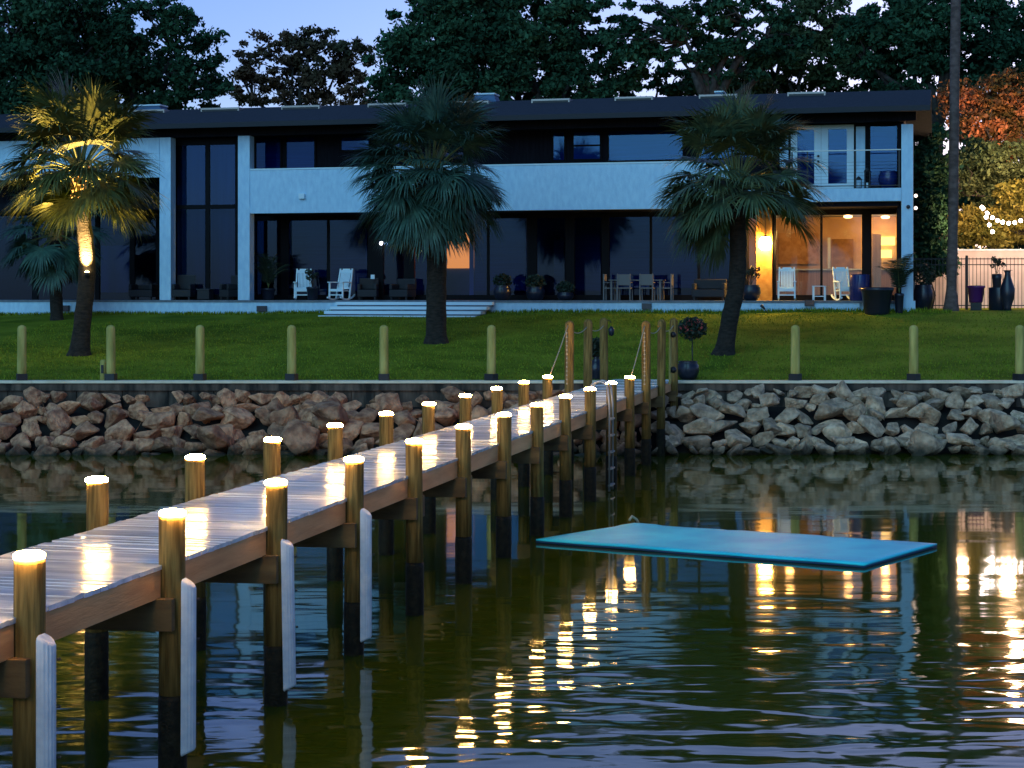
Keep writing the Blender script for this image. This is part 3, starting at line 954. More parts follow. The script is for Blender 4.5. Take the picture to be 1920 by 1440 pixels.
# upper storey wall, v = UV
hb(hu(478, UV), hu(1460, UV), UV, UV + 0.15, 3.901, ZS + 0.3, 'upper_wall', 'brown')
def win(x0, x1, y0, y1, v, gl='glass', name='window', fr='frame', sash=False, parent=house, back='blind'):
    z0, z1 = hz(y1, (x0 + x1) / 2, v), hz(y0, (x0 + x1) / 2, v)
    u0_, u1_ = hu(x0, v), hu(x1, v)
    f = MB(); t = 0.07
    f.box(u0_ - t, u0_, v - 0.06, v - 0.004, z0 - t, z1 + t).box(u1_, u1_ + t, v - 0.06, v - 0.004, z0 - t, z1 + t)
    f.box(u0_ + .001, u1_ - .001, v - 0.055, v - 0.004, z0 - t, z0).box(u0_ + .001, u1_ - .001, v - 0.055, v - 0.004, z1, z1 + t)
    if sash: f.box(u0_ + .001, u1_ - .001, v - 0.05, v - 0.012, (z0 + z1) / 2 - 0.03, (z0 + z1) / 2 + 0.03)
    fo = f.build(name, M[fr], parent)
    MB().box(u0_ + .002, u1_ - .002, v - 0.03, v - 0.018, z0 + .002, z1 - .002).build('pane', M[gl], fo)
    MB().box(u0_ + .002, u1_ - .002, v - 0.010, v - 0.005, z0 + .002, z1 - .002).build('closed_blind', M[back], fo)
    return fo
M['paleblind'] = mat('pale_closed_blind', (0.30, 0.36, 0.42), 0.8, (0.38, 0.44, 0.5), 3, stretch=(0.2, 1, 8))
win(481, 526, 258, 316, UV)
win(538, 590, 258, 316, UV)
win(641, 692, 258, 281, UV, back='paleblind')
win(1038, 1058, 249, 300, UV, back='blind')
win(1076, 1125, 248, 298, UV, sash=True, back='paleblind')
win(1142, 1280, 245, 300, UV, back='blind')
win(1310, 1440, 240, 296, UV)
# right-hand upper wall with the white french doors
hb(hu(1455, UR2), UR - 0.56, UR2, UR2 + 0.15, 3.901, ZS + 0.3, 'upper_wall', 'brown')
pb(1462, 1478, UR2 - 0.07, UR2 - 0.003, 3.92, 6.1, 'white_trim', 'stucco')
pb(1605, 1622, UR2 - 0.07, UR2 - 0.003, 3.92, 6.15, 'white_trim', 'stucco')
dz0, dz1 = 3.97, hz(235, 1540, UR2)
for (a, b, ga, gb) in ((1483, 1539.5, 1495, 1527), (1540, 1601, 1553, 1588)):
    ua, ub, uga, ugb = (hu(q_, UR2) for q_ in (a, b, ga, gb))
    za, zb_ = hz(345, 1540, UR2), hz(243, 1540, UR2)
    f = MB()
    v0_, v1_ = UR2 - 0.08, UR2 - 0.004
    f.box(ua, uga, v0_, v1_, dz0, dz1).box(ugb, ub, v0_, v1_, dz0, dz1).box(uga, ugb, v0_ + .002, v1_, dz0, za).box(uga, ugb, v0_ + .002, v1_, zb_, dz1)
    dr = f.build('french_door', M['white'], house)
    MB().box(uga + .002, ugb - .002, v0_ + 0.04, v0_ + 0.05, za, zb_).build('pane', M['glass'], dr)
    MB().box(uga + .002, ugb - .002, v0_ + 0.06, v0_ + 0.065, za, zb_).build('closed_blind', M['blind'], dr)
    if a == 1483:
        for yy in (293, 303):
            MB().ball((ub - 0.09, v0_ - 0.035, hz(yy, 1535, UR2)), 0.042, 10, 6).build('door_knob', M['black'], dr)
win(1632, 1682, 237, 349, UR2, sash=False)
# balcony rail
rail = empty('balcony_rail', (0, 0, 0)); rail.parent = house
rail.name = 'balcony_rail'
ra, rb = hu(1483, 0.06), hu(1689, 0.06)
rz = hz(281, 1600, 0.06)
MB().box(ra, rb, 0.03, 0.10, rz - 0.035, rz).build('top_rail', M['alu'], rail)
MB().box(ra, rb, 0.05, 0.08, 4.00, 4.03).build('bottom_rail', M['black'], rail)
for px in (1485, 1514, 1604, 1686):
    uu = hu(px, 0.06)
    MB().box(uu - 0.025, uu + 0.025, 0.04, 0.09, 3.922, rz - 0.036).build('rail_post', M['black'], rail)
mbb = MB()
uu = ra + 0.1
for k in range(7):
    zc = 4.12 + k * 0.12
    mbb.tube([(ra, 0.065, zc), (rb, 0.065, zc)], 0.004, 5)
mbb.build('rail_cable', M['black'], rail)
# small fixtures on the house
def wall_box(px, py, wpx, hpx, v, name, m):
    ua, ub = hu(px - wpx / 2, v), hu(px + wpx / 2, v)
    z0, z1 = hz(py + hpx / 2, px, v), hz(py - hpx / 2, px, v)
    o = hb(ua, ub, v - 0.12, v - 0.003, z0, z1, name, m, house, 0.01)
    return o
for px, py in ((122, 578), (492, 579), (1213, 574), (1518, 568)):
    o = wall_box(px, py, 18, 11, -0.025, 'foundation_light', 'pot')
wall_box(567, 368, 11, 10, 0.0, 'wall_light', 'white')
for py in (367, 390):
    zc = hz(py, 1716, 0.2)
    o = MB().ball((UR + 0.09, 0.2, zc), 0.06, 10, 6).build('side_light', emat('side_lamp_%d' % py, (1, 0.75, 0.6), 2.0), house)
zc = hz(388, 1703, 0)
MB().ball((hu(1703), -0.09, zc), 0.07, 10, 6).build('round_fixture', M['pot'], house)
MB().ball((hu(715, 1.9), 1.9, hz(456, 715, 1.9)), 0.075, 10, 6).build('porch_lamp', M['tinywhite'], house)
MB().box(hu(695, 1.5), hu(702, 1.5), 1.5, 1.55, hz(523, 698, 1.5), hz(515, 698, 1.5)).build('socket_cover', M['white'], house)

# the warm room's lamps (real lit lamps)
def plight(name, loc, e, c, r_=0.1):
    ld = bpy.data.lights.new(name, 'POINT')
    ld.energy = e; ld.color = c; ld.shadow_soft_size = r_
    o = bpy.data.objects.new(name, ld); col.objects.link(o); o.location = loc
    return o
gl_ = H(hu(1435, 1.75), 1.75)
lan = empty('hanging_lantern', (gl_.x, gl_.y, TZ + 3.29), HA, 'bright glowing yellow lantern hanging behind the leaning right-hand palm', 'lantern')
zl = hz(455, 1435, 1.75) - 3.29
MB().tube([(0, 0, 0.0), (0, 0, zl + 0.22)], 0.012, 6).build('chain', M['black'], lan)
MB().lathe([(0.13, zl - 0.26), (0.21, zl - 0.16), (0.23, zl + 0.02), (0.16, zl + 0.19)], n=16).build('glowing_glass', M['globe'], lan)
MB().lathe([(0.2, zl + 0.195), (0.10, zl + 0.24), (0.02, zl + 0.28)], n=16).build('lid', M['black'], lan)
for (px, v, z, e) in ((1480, 4.6, 2.5, 16), (1590, 4.6, 2.5, 20), (1660, 5.4, 2.7, 22)):
    p = H(hu(px, v), v, z)
    t = plight('room_lamp', p, e * 1.15, (1.0, 0.42, 0.09), 0.15)
    pn = empty('ceiling_lamp', (p.x, p.y, TZ + 3.2), HA, {1480: 'round ceiling lamp in the lit room, nearest the hanging lantern', 1590: 'round ceiling lamp in the middle of the lit room', 1660: 'round ceiling lamp at the right end of the lit room'}[px], 'ceiling lamp', 'ceiling lamps in the warm lit room')
    MB().lathe([(0.10, -0.12), (0.16, -0.09), (0.16, -0.03), (0.05, 0.0)], n=16).build('shade', emat('shade_%d' % px, (1, 0.55, 0.2), 4), pn)

# ------------------------------------------------------------------ terrace furniture and pots
def rocking_chair(loc, rz, label, first=[None]):
    if first[0] is not None:
        return copy_tree(first[0], loc, rz, label=label)
    t = empty('rocking_chair', loc, rz, label, 'rocking chair', 'white rocking chairs on the terrace')
    W = 0.29
    for sx in (-1, 1):
        MB().bar((sx * W, -0.27, 0.06), (sx * W, -0.25, 0.66), 0.055, 0.055).build('leg', M['white'], t)
        MB().bar((sx * W, 0.22, 0.06), (sx * (W - 0.03), 0.50, 1.20), 0.055, 0.05, (0, 1, 0)).build('backrest_post', M['white'], t)
        MB().box(sx * W - 0.055, sx * W + 0.055, -0.34, 0.33, 0.66, 0.70).build('armrest', M['white'], t, 0.01)
        mb = MB()
        pts = [(sx * W, y, 0.032 + 0.11 * (y / 0.5) ** 2) for y in np.linspace(-0.42, 0.62, 11)]
        for p, q_ in zip(pts[:-1], pts[1:]): mb.bar(p, q_, 0.045, 0.055)
        mb.build('rocker', M['white'], t)
    mb = MB()
    for k in range(7):
        y = -0.27 + k * 0.083
        mb.box(-0.27, 0.27, y, y + 0.07, 0.40 - 0.012 * k, 0.425 - 0.012 * k)
    mb.box(-0.262, 0.262, -0.285, -0.272, 0.33, 0.41)
    mb.build('seat', M['white'], t)
    mb = MB()
    for k in range(8):
        x = -0.19 + k * 0.054
        mb.bar((x, 0.26, 0.44), (x, 0.475, 1.08), 0.042, 0.018, (0, 1, 0))
    mb.bar((-0.25, 0.475, 1.10), (0.25, 0.475, 1.10), 0.03, 0.10)
    mb.bar((-0.16, 0.49, 1.17), (0.16, 0.49, 1.17), 0.03, 0.06)
    mb.bar((-0.25, 0.27, 0.46), (0.25, 0.27, 0.46), 0.03, 0.07)
    mb.build('backrest', M['white'], t)
    MB().bar((-W, -0.26, 0.2), (W, -0.26, 0.2), 0.03, 0.04).build('stretcher', M['white'], t)
    first[0] = t
    return t
def at(px, v, z=0.0): return H(hu(px, v), v, z)
rocking_chair(at(568, 0.75), HA + R(16), 'white rocking chair partly hidden by a potted plant at the left of the steps')
rocking_chair(at(637, 0.75), HA - R(12), 'white rocking chair right of the small potted plant, above the left end of the steps')
rocking_chair(at(1475, 1.0), HA + R(4), 'white rocking chair in front of the lit room beside the hanging lantern')
c4 = rocking_chair(at(1585, 1.2), HA + R(24), 'white rocking chair half hidden by the big blue pot at the lit room')
# small white side chair / table
t = empty('side_table', at(1536, 0.8), HA, 'small low white slatted side table in front of the lit room', 'table')
for sx in (-1, 1):
    for sy in (-1, 1):
        MB().box(sx * 0.20 - 0.025, sx * 0.20 + 0.025, sy * 0.18 - 0.025, sy * 0.18 + 0.025, 0.001, 0.50).build('leg', M['white'], t)
mb = MB()
for k in range(5): mb.box(-0.24, 0.24, -0.22 + k * 0.09, -0.22 + k * 0.09 + 0.075, 0.501, 0.525)
mb.build('table_top', M['white'], t)
MB().box(-0.174, 0.174, -0.2, 0.2, 0.14, 0.17).build('shelf', M['white'], t)

def leaves_ball(c, rad, n, size, squash=(1, 1, 1)):
    d = rng.normal(size=(n, 3)); d /= np.linalg.norm(d, axis=1)[:, None]
    rr = rad * rng.uniform(0.35, 1.0, n) ** 0.6
    pos = np.array(c) + d * rr[:, None] * np.array(squash)
    return quads_at(pos, size)
def quads_at(pos, size, flat=0.0):
    n = len(pos)
    a = rng.normal(size=(n, 3)); a /= np.linalg.norm(a, axis=1)[:, None]
    b = rng.normal(size=(n, 3)); b -= a * (a * b).sum(1)[:, None]; b /= np.linalg.norm(b, axis=1)[:, None]
    s1_ = (size * rng.uniform(0.6, 1.3, n))[:, None]; s2_ = s1_ * rng.uniform(0.4, 0.7, n)[:, None]
    V = np.stack([pos - a * s1_, pos - b * s2_, pos + a * s1_, pos + b * s2_], 1)
    return V.reshape(-1, 3)
POTP = {'round': [(0.55, 0), (0.8, 0.15), (1.0, 0.5), (0.95, 0.8), (0.8, 0.93), (0.88, 1.0)],
        'taper': [(0.68, 0), (0.74, 0.1), (0.93, 0.85), (1.0, 0.88), (1.0, 1.0)],
        'urn': [(0.6, 0), (0.5, 0.08), (0.95, 0.35), (1.0, 0.55), (0.6, 0.75), (0.35, 0.92), (0.5, 1.0)],
        'cyl': [(0.96, 0), (1.0, 0.03), (1.0, 0.97), (0.97, 1.0)]}
def potted(name, loc, r_, h, shape, m, label, cat, plant=None, group=None, pm='plant'):
    t = empty(name, loc, HA, label, cat, group)
    MB().lathe([(a * r_, b * h) for a, b in POTP[shape]], n=22).build('pot', M[m], t)
    MB().lathe([(r_ * 0.7, 0), (r_ * 0.7, 0.01)], (0, 0, h), 16).build('soil', M['soil'], t)
    if plant == 'ball':
        fast_quads('foliage', leaves_ball((0, 0, h + r_ * 1.05), r_ * 1.25, 700, 0.055), M[pm], t)
        MB().tube([(0, 0, h), (0.01, 0, h + r_)], 0.02, 6).build('stem', M['bark'], t)
    elif plant == 'bush':
        fast_quads('foliage', leaves_ball((0, 0, h + r_ * 0.5), r_ * 1.1, 500, 0.06, (1, 1, 0.75)), M[pm], t)
    elif plant == 'stems':
        mb = MB(); ps = []
        for k in range(9):
            a = random.uniform(0, 6.28); L = random.uniform(0.3, 0.6); sp = random.uniform(0.05, 0.3)
            e = (cos(a) * sp, sin(a) * sp, h + L)
            mb.tube([(0, 0, h), (e[0] * .4, e[1] * .4, h + L * .6), e], 0.008, 5)
            ps.append(leaves_ball(e, 0.10, 30, 0.05))
        mb.build('stem', M['bark'], t)
        fast_quads('foliage', np.concatenate(ps), M[pm], t)
    elif plant == 'palm':
        mb = MB(); vv = []
        for k in range(16):
            a = random.uniform(0, 6.28); L = random.uniform(1.0, 1.9); sp = random.uniform(0.25, 0.8)
            pts = [Vector((cos(a) * sp * q_ ** 1.6, sin(a) * sp * q_ ** 1.6, h + L * (q_ - 0.25 * q_ ** 3))) for q_ in np.linspace(0, 1, 9)]
            mb.tube(pts, [0.014 * (1 - 0.8 * i / 8) for i in range(9)], 5)
            side = Vector((-sin(a), cos(a), 0))
            for i in range(2, 9):
                for sg in (-1, 1):
                    for jj in (0, 0.5):
                        p0 = pts[i].lerp(pts[i - 1], jj)
                        tip = p0 + side * sg * 0.30 + (pts[i] - pts[i - 1]).normalized() * 0.18 - Vector((0, 0, 0.10))
                        wv = (pts[i] - pts[i - 1]).normalized() * 0.022
                        vv += [p0 - wv, p0 + wv, tip]
        mb.build('stem', M['petiole'], t)
        fast_quads('foliage', np.array([tuple(q_) for q_ in vv]), M[pm], t, 3)
    return t
potted('potted_plant', at(586, 0.35), 0.24, 0.50, 'taper', 'pot', 'dark pot with spindly plant between the two white rocking chairs', 'potted plant', 'stems')
potted('potted_palm', at(503, 1.1), 0.28, 0.45, 'taper', 'pot', 'dark potted palm right of the second white column', 'potted plant', 'palm')
potted('potted_plant', at(942, 0.6), 0.33, 0.55, 'round', 'pot', 'dark round pot with clipped ball plant right of the steps', 'potted plant', 'bush')
potted('potted_plant', at(1004, 1.3), 0.36, 0.50, 'round', 'pot', 'dark bushy pot plant against the dark pier right of the ball plant', 'potted plant', 'bush')
potted('potted_plant', at(1060, 1.5), 0.32, 0.30, 'round', 'pot', 'low dark spreading pot plant left of the dining chairs', 'potted plant', 'bush')
potted('potted_plant', at(1408, 0.7), 0.36, 0.55, 'round', 'pot', 'round dark pot with leafy plant beside the hanging lantern', 'potted plant', 'stems')
potted('potted_plant', at(1612, 0.45), 0.36, 0.92, 'cyl', 'bluepot', 'tall cobalt blue glazed pot on the terrace edge by the lit room', 'pot')
potted('balcony_pot', H(hu(1666, 0.8), 0.8, 3.925), 0.36, 0.62, 'round', 'bluepot', 'round cobalt blue pot on the upper right balcony', 'pot')
g = ground_at(1645, 590)
potted('garden_planter', at(1644, -0.75, gz(at(1644, -0.75).x, at(1644, -0.75).y) - TZ - 0.05), 0.57, 0.95, 'taper', 'pot', 'very large dark planter on the lawn against the terrace', 'planter')
p = at(1686, -0.5); potted('potted_palm', (p.x, p.y, gz(p.x, p.y) - 0.03), 0.17, 0.7, 'taper', 'pot', 'tall dark feathery palm in front of the right house column', 'potted plant', 'palm')
bpy.data.objects[-1] if False else None
# dark sofa, wicker chairs, box planters on the terrace
def sofa(loc, wd, hgt, label, rz=0, name='garden_sofa', cat='sofa', m='wicker'):
    t = empty(name, loc, HA + rz, label, cat)
    MB().box(-wd / 2, wd / 2, -0.36, 0.36, 0.12, 0.40).build('seat', M[m], t, 0.03)
    MB().box(-wd / 2, wd / 2, 0.26, 0.40, 0.402, hgt).build('backrest', M[m], t, 0.04)
    for sx in (-1, 1):
        MB().box(sx * wd / 2 - 0.06 * (1 + sx), sx * wd / 2 + 0.06 * (1 - sx), -0.35, 0.255, 0.402, 0.62).build('armrest', M[m], t, 0.03)
        for sy in (-0.3, 0.3):
            MB().box(sx * (wd / 2 - 0.08) - 0.03, sx * (wd / 2 - 0.08) + 0.03, sy - 0.03, sy + 0.03, 0.001, 0.119).build('leg', M[m], t)
    return t
sofa(at(1330, 1.2), 1.2, 0.78, 'dark wicker sofa behind the leaning right-hand palm trunk')
sofa(at(345, 1.7 - 1.3), 0.75, 0.98, 'dark high-backed wicker chair just right of the first white column', 0.1, 'wicker_chair', 'chair')
sofa(at(432, 0.3), 0.5, 0.95, 'dark narrow wicker chair just left of the second white column', -0.4, 'wicker_chair', 'chair')
sofa(at(690, 1.5), 0.75, 0.85, 'dark wicker armchair right of the white rocking chairs', 0.2, 'wicker_chair', 'chair')
sofa(at(755, 1.5), 0.80, 0.82, 'dark wicker armchair left of the middle palm trunk', -0.2, 'wicker_chair', 'chair')
sofa(at(270, 1.3), 1.0, 0.60, 'dark low sofa left of the first white column', 0, 'garden_sofa', 'sofa')
t = empty('low_table', at(385, 0.35), HA, 'dark low box table between the two dark wicker chairs', 'table')
MB().box(-0.25, 0.25, -0.22, 0.22, 0.03, 0.40).build('body', M['wicker'], t, 0.02)
MB().box(-0.28, 0.28, -0.25, 0.25, 0.401, 0.43).build('table_top', M['pot'], t, 0.005)
# dining set
t = empty('dining_table', at(1195, 1.35), HA, 'weathered grey dining table seen between its chairs', 'table')
MB().box(-1.0, 1.0, -0.42, 0.42, 0.72, 0.76).build('table_top', M['greyfurn'], t, 0.006)
for sx in (-0.9, 0.9):
    for sy in (-0.34, 0.34): MB().box(sx - 0.035, sx + 0.035, sy - 0.035, sy + 0.035, 0.001, 0.719).build('leg', M['greyfurn'], t)
def dchair(loc, rz, label, first=[None]):
    if first[0] is not None: return copy_tree(first[0], loc, rz, label=label)
    t = empty('dining_chair', loc, rz, label, 'chair', 'grey dining chairs on the terrace')
    MB().box(-0.25, 0.25, -0.25, 0.24, 0.43, 0.47).build('seat', M['greyfurn'], t)
    MB().box(-0.24, 0.24, -0.27, -0.245, 0.55, 0.95).build('backrest', M['greyfurn'], t, 0.01)
    for sx in (-0.23, 0.23):
        MB().box(sx - 0.02, sx + 0.02, -0.30, -0.251, 0.001, 0.97).build('back_leg', M['greyfurn'], t)
        MB().box(sx - 0.02, sx + 0.02, 0.19, 0.235, 0.001, 0.429).build('leg', M['greyfurn'], t)
        MB().box(sx - 0.025, sx + 0.025, -0.25, 0.23, 0.64, 0.665).build('armrest', M['greyfurn'], t)
    first[0] = t
    return t
dchair(at(1172, 0.75), HA, 'grey dining chair with its back to the lawn, left of the pair')
dchair(at(1214, 0.75), HA, 'grey dining chair with its back to the lawn, right of the pair')
dchair(at(1148, 1.3), HA - R(90), 'grey dining chair at the left end of the dining table')
dchair(at(1246, 1.3), HA + R(90), 'grey dining chair at the right end of the dining table')
# balcony lanterns
for px, v, hh, lb in ((1610, 0.45, 0.42, 'small dark lantern standing on the upper balcony'), (1626, 0.5, 0.72, 'taller dark lantern beside the small one on the upper balcony')):
    t = empty('floor_lantern', H(hu(px, v), v, 3.923), HA, lb, 'lantern')
    MB().box(-0.1, 0.1, -0.1, 0.1, 0, 0.04).build('base', M['black'], t)
    f = MB()
    for sx in (-1, 1):
        for sy in (-1, 1): f.box(sx * 0.09 - 0.01, sx * 0.09 + 0.01, sy * 0.09 - 0.01, sy * 0.09 + 0.01, 0.041, hh - 0.1)
    f.build('frame', M['black'], t)
    MB().lathe([(0.13, hh - 0.1), (0.05, hh), (0.01, hh + 0.03)], n=4).build('lid', M['black'], t)
    MB().lathe([(0.035, 0.041), (0.035, 0.22)], n=12).build('candle', M['white'], t)

# plants near the pier gate
def gpos(px, d): 
    X = (px - 960) / F * d
    return (X, d, gz(X, d))
t = empty('flower_stand', gpos(1298, SW + 1.2), 0, 'round red-flowered plant on a thin stand right of the pier gate', 'plant')
MB().tube([(0, 0, 0), (0, 0, 1.05)], 0.018, 6).build('stem', M['black'], t)
fast_quads('foliage', leaves_ball((0, 0, 1.30), 0.40, 900, 0.055, (1, 1, 0.8)), M['plant'], t)
fast_quads('flower', leaves_ball((0, -0.1, 1.32), 0.40, 90, 0.045, (1, 1, 0.8)), M['flower'], t)
potted('garden_pot', gpos(1290, SW + 0.45), 0.30, 0.50, 'round', 'pot', 'squat dark pot on the lawn right of the pier gate', 'pot')
potted('garden_pot', gpos(1118, SW + 0.6), 0.22, 0.62, 'urn', 'pot', 'dark urn with narrow dark plant in the middle of the pier gate', 'potted plant', 'ball')
t = empty('hook_lantern', gpos(1132, SW + 0.35), 0, 'dark lantern on a shepherd hook behind the pier end', 'lantern')
pts = [(0, 0, 0), (0, 0, 1.5)] + [(0.1 - 0.1 * cos(a), 0, 1.5 + 0.1 * sin(a)) for a in np.linspace(0.3, 2.9, 7)]
MB().tube(pts, 0.012, 6).build('pole', M['black'], t)
MB().lathe([(0.02, 1.18), (0.07, 1.22), (0.08, 1.36), (0.02, 1.44)], (0.2, 0, 0), 10).build('glass', M['pot'], t)
t = empty('hose_hanger', pw(0.16, sn(13) + 0.5, 1.73), PA, 'dark round hose hanger on a post frame at the pier end', 'hanger')
MB().box(-0.02, 0.02, -0.10, 0.10, 0.0, 1.35).build('board', M['post'], t)
MB().ball((0.08, 0, 1.22), 0.075, 10, 6).build('reel', M['black'], t)
MB().ball((0.08, 0, 0.35), 0.085, 10, 6).build('hook', M['black'], t)

# ------------------------------------------------------------------ right side: fence, garden wall, pots, string lights
DW = 72.0
gw = empty('garden_wall', P(1800, 575, DW), HA * 0.4, 'long pale pink-lit garden wall at the right behind the iron fence', 'wall')
gw.location.z = gz(gw.location.x, DW) - 0.1
hgt = CAMZ + (HZ - 470) * DW / F - gw.location.z
MB().box(-3.2, 30, 0, 0.2, 0, hgt).build('face', M['plaster'], gw)
MB().box(-3.25, 30, -0.04, 0.24, hgt + 0.001, hgt + 0.06).build('coping', M['white'], gw)
DF = 67.0
fn = empty('iron_fence', P(1800, 575, DF), HA * 0.4, 'black iron picket fence with two rails in front of the pale garden wall', 'fence')
fn.location.z = gz(fn.location.x, DF)
fh = CAMZ + (HZ - 483) * DF / F - fn.location.z
mb = MB()
x = -1.9
while x < 20:
    mb.box(x - 0.010, x + 0.010, -0.010, 0.010, 0.04, fh)
    x += 0.14
mb.build('picket', M['black'], fn)
for z in (fh - 0.05, fh - 0.27, 0.16):
    MB().box(-1.9, 20, -0.018, 0.018, z - 0.018, z + 0.018).build('rail', M['black'], fn)
x = 0.25
while x < 20:
    MB().box(x - 0.045, x + 0.045, -0.045, 0.045, 0, fh + 0.08).build('fence_post', M['black'], fn)
    x += 2.3
def gp(px, d, sink=0.02):
    X = (px - 960) / F * d
    return (X, d, gz(X, d) - sink)
potted('garden_pot', gp(1731, 63.5), 0.36, 0.95, 'round', 'pot', 'tall dark pot with round clipped bush beside the right house column', 'potted plant', 'ball')
t = potted('garden_pot', gp(1830, 64.5), 0.33, 0.62, 'taper', 'purple', 'purple glazed pot raised on a stand before the iron fence', 'pot')
t.location.z += 0.30
MB().box(-0.2, 0.2, -0.2, 0.2, -0.30, -0.003).build('stand', M['black'], t)
potted('garden_pot', gp(1875, 64.0), 0.40, 0.85, 'cyl', 'pot', 'large dark cylindrical planter near the right edge', 'pot')
potted('garden_urn', gp(1889, 63.0), 0.26, 1.45, 'urn', 'pot', 'tall dark narrow-necked urn near the right edge', 'urn')
t = potted('garden_pot', gp(1869, 66.0), 0.18, 1.35, 'taper', 'pot', 'dark pot with leafy stems rising behind the large planter', 'potted plant', 'stems')
# string lights
sp = [P(1841, 386, 69), P(1880, 414, 69.4), P(1925, 405, 70), P(1975, 385, 71)]
sp2 = [P(1843, 388, 69), P(1861, 432, 68.7)]
def bulbs(pts, n, sag, label):
    t = empty('string_lights', pts[0], 0, label, 'string lights', 'string lights at the right edge')
    L = []
    for a, b in zip(pts[:-1], pts[1:]):
        for k in range(n):
            q_ = k / n
            p = a.lerp(b, q_); p.z -= sag * 4 * q_ * (1 - q_)
            L.append(p - pts[0])
    L.append(pts[-1] - pts[0])
    MB().tube(L, 0.012, 5).build('wire', M['black'], t)
    for p in L[::2]:
        MB().ball((p.x, p.y, p.z - 0.05), 0.075, 10, 6).build('bulb', M['string'], t)
bulbs(sp, 8, 0.12, 'sagging string of white bulbs running to the right edge')
bulbs(sp2, 6, 0.05, 'short string of white bulbs hanging down at its left end')
for (x_, y_, d_, e_) in ((1800, 415, 69.0, 90), (1890, 400, 69.2, 140), (1960, 400, 70, 90), (1905, 270, 71, 420)):
    pl_ = plight('garden_fill', P(x_, y_, d_), e_, (1.0, 0.56, 0.28), 0.3)  # added lights without fixtures; the highest one brightens the rust tree

# ------------------------------------------------------------------ palms
def frond(stalk, blade, o, az, el, L, Rb, rnd):
    d = Vector((cos(az) * cos(el), sin(az) * cos(el), sin(el)))
    pts = [o.copy()]; p = o.copy(); v = d.copy()
    for k in range(7):
        v = (v + Vector((0, 0, -0.055 - 0.05 * max(0, cos(el))))).normalized()
        p = p + v * (L / 7); pts.append(p.copy())
    stalk.tube(pts, [0.034 - 0.003 * k for k in range(8)], 5, False)
    hub = pts[-1]
    side = v.cross(Vector((0, 0, 1)))
    side = side.normalized() if side.length > 0.05 else Vector((-sin(az), cos(az), 0))
    side = (side + Vector((rnd.uniform(-.3, .3), rnd.uniform(-.3, .3), rnd.uniform(-.35, .35)))).normalized()
    nrm = side.cross(v).normalized()
    nl = 54
    for k in range(nl):
        a = -1.95 + 3.9 * k / (nl - 1) + rnd.uniform(-0.03, 0.03)
        dd = (v * cos(a) + side * sin(a) + nrm * (0.18 * abs(sin(a)))).normalized()
        LL = Rb * (0.80 + 0.20 * cos(a)) * rnd.uniform(0.85, 1.1)
        wv = dd.cross(nrm)
        wv = wv.normalized() if wv.length > 0.01 else side
        q = hub + v * 0.02
        prev = (q - wv * 0.006, q + wv * 0.006)
        vel = dd.copy()
        seg = 5
        dr = rnd.uniform(0.03, 0.11)
        for sgm in range(1, seg + 1):
            vel = (vel + Vector((0, 0, -dr * sgm ** 1.25 * 0.6))).normalized()
            q = q + vel * (LL / seg)
            wd = [0.022, 0.034, 0.028, 0.015, 0.001][sgm - 1]
            cur = (q - wv * wd, q + wv * wd)
            blade.extend([prev[0], prev[1], cur[1], cur[0]])
            prev = cur

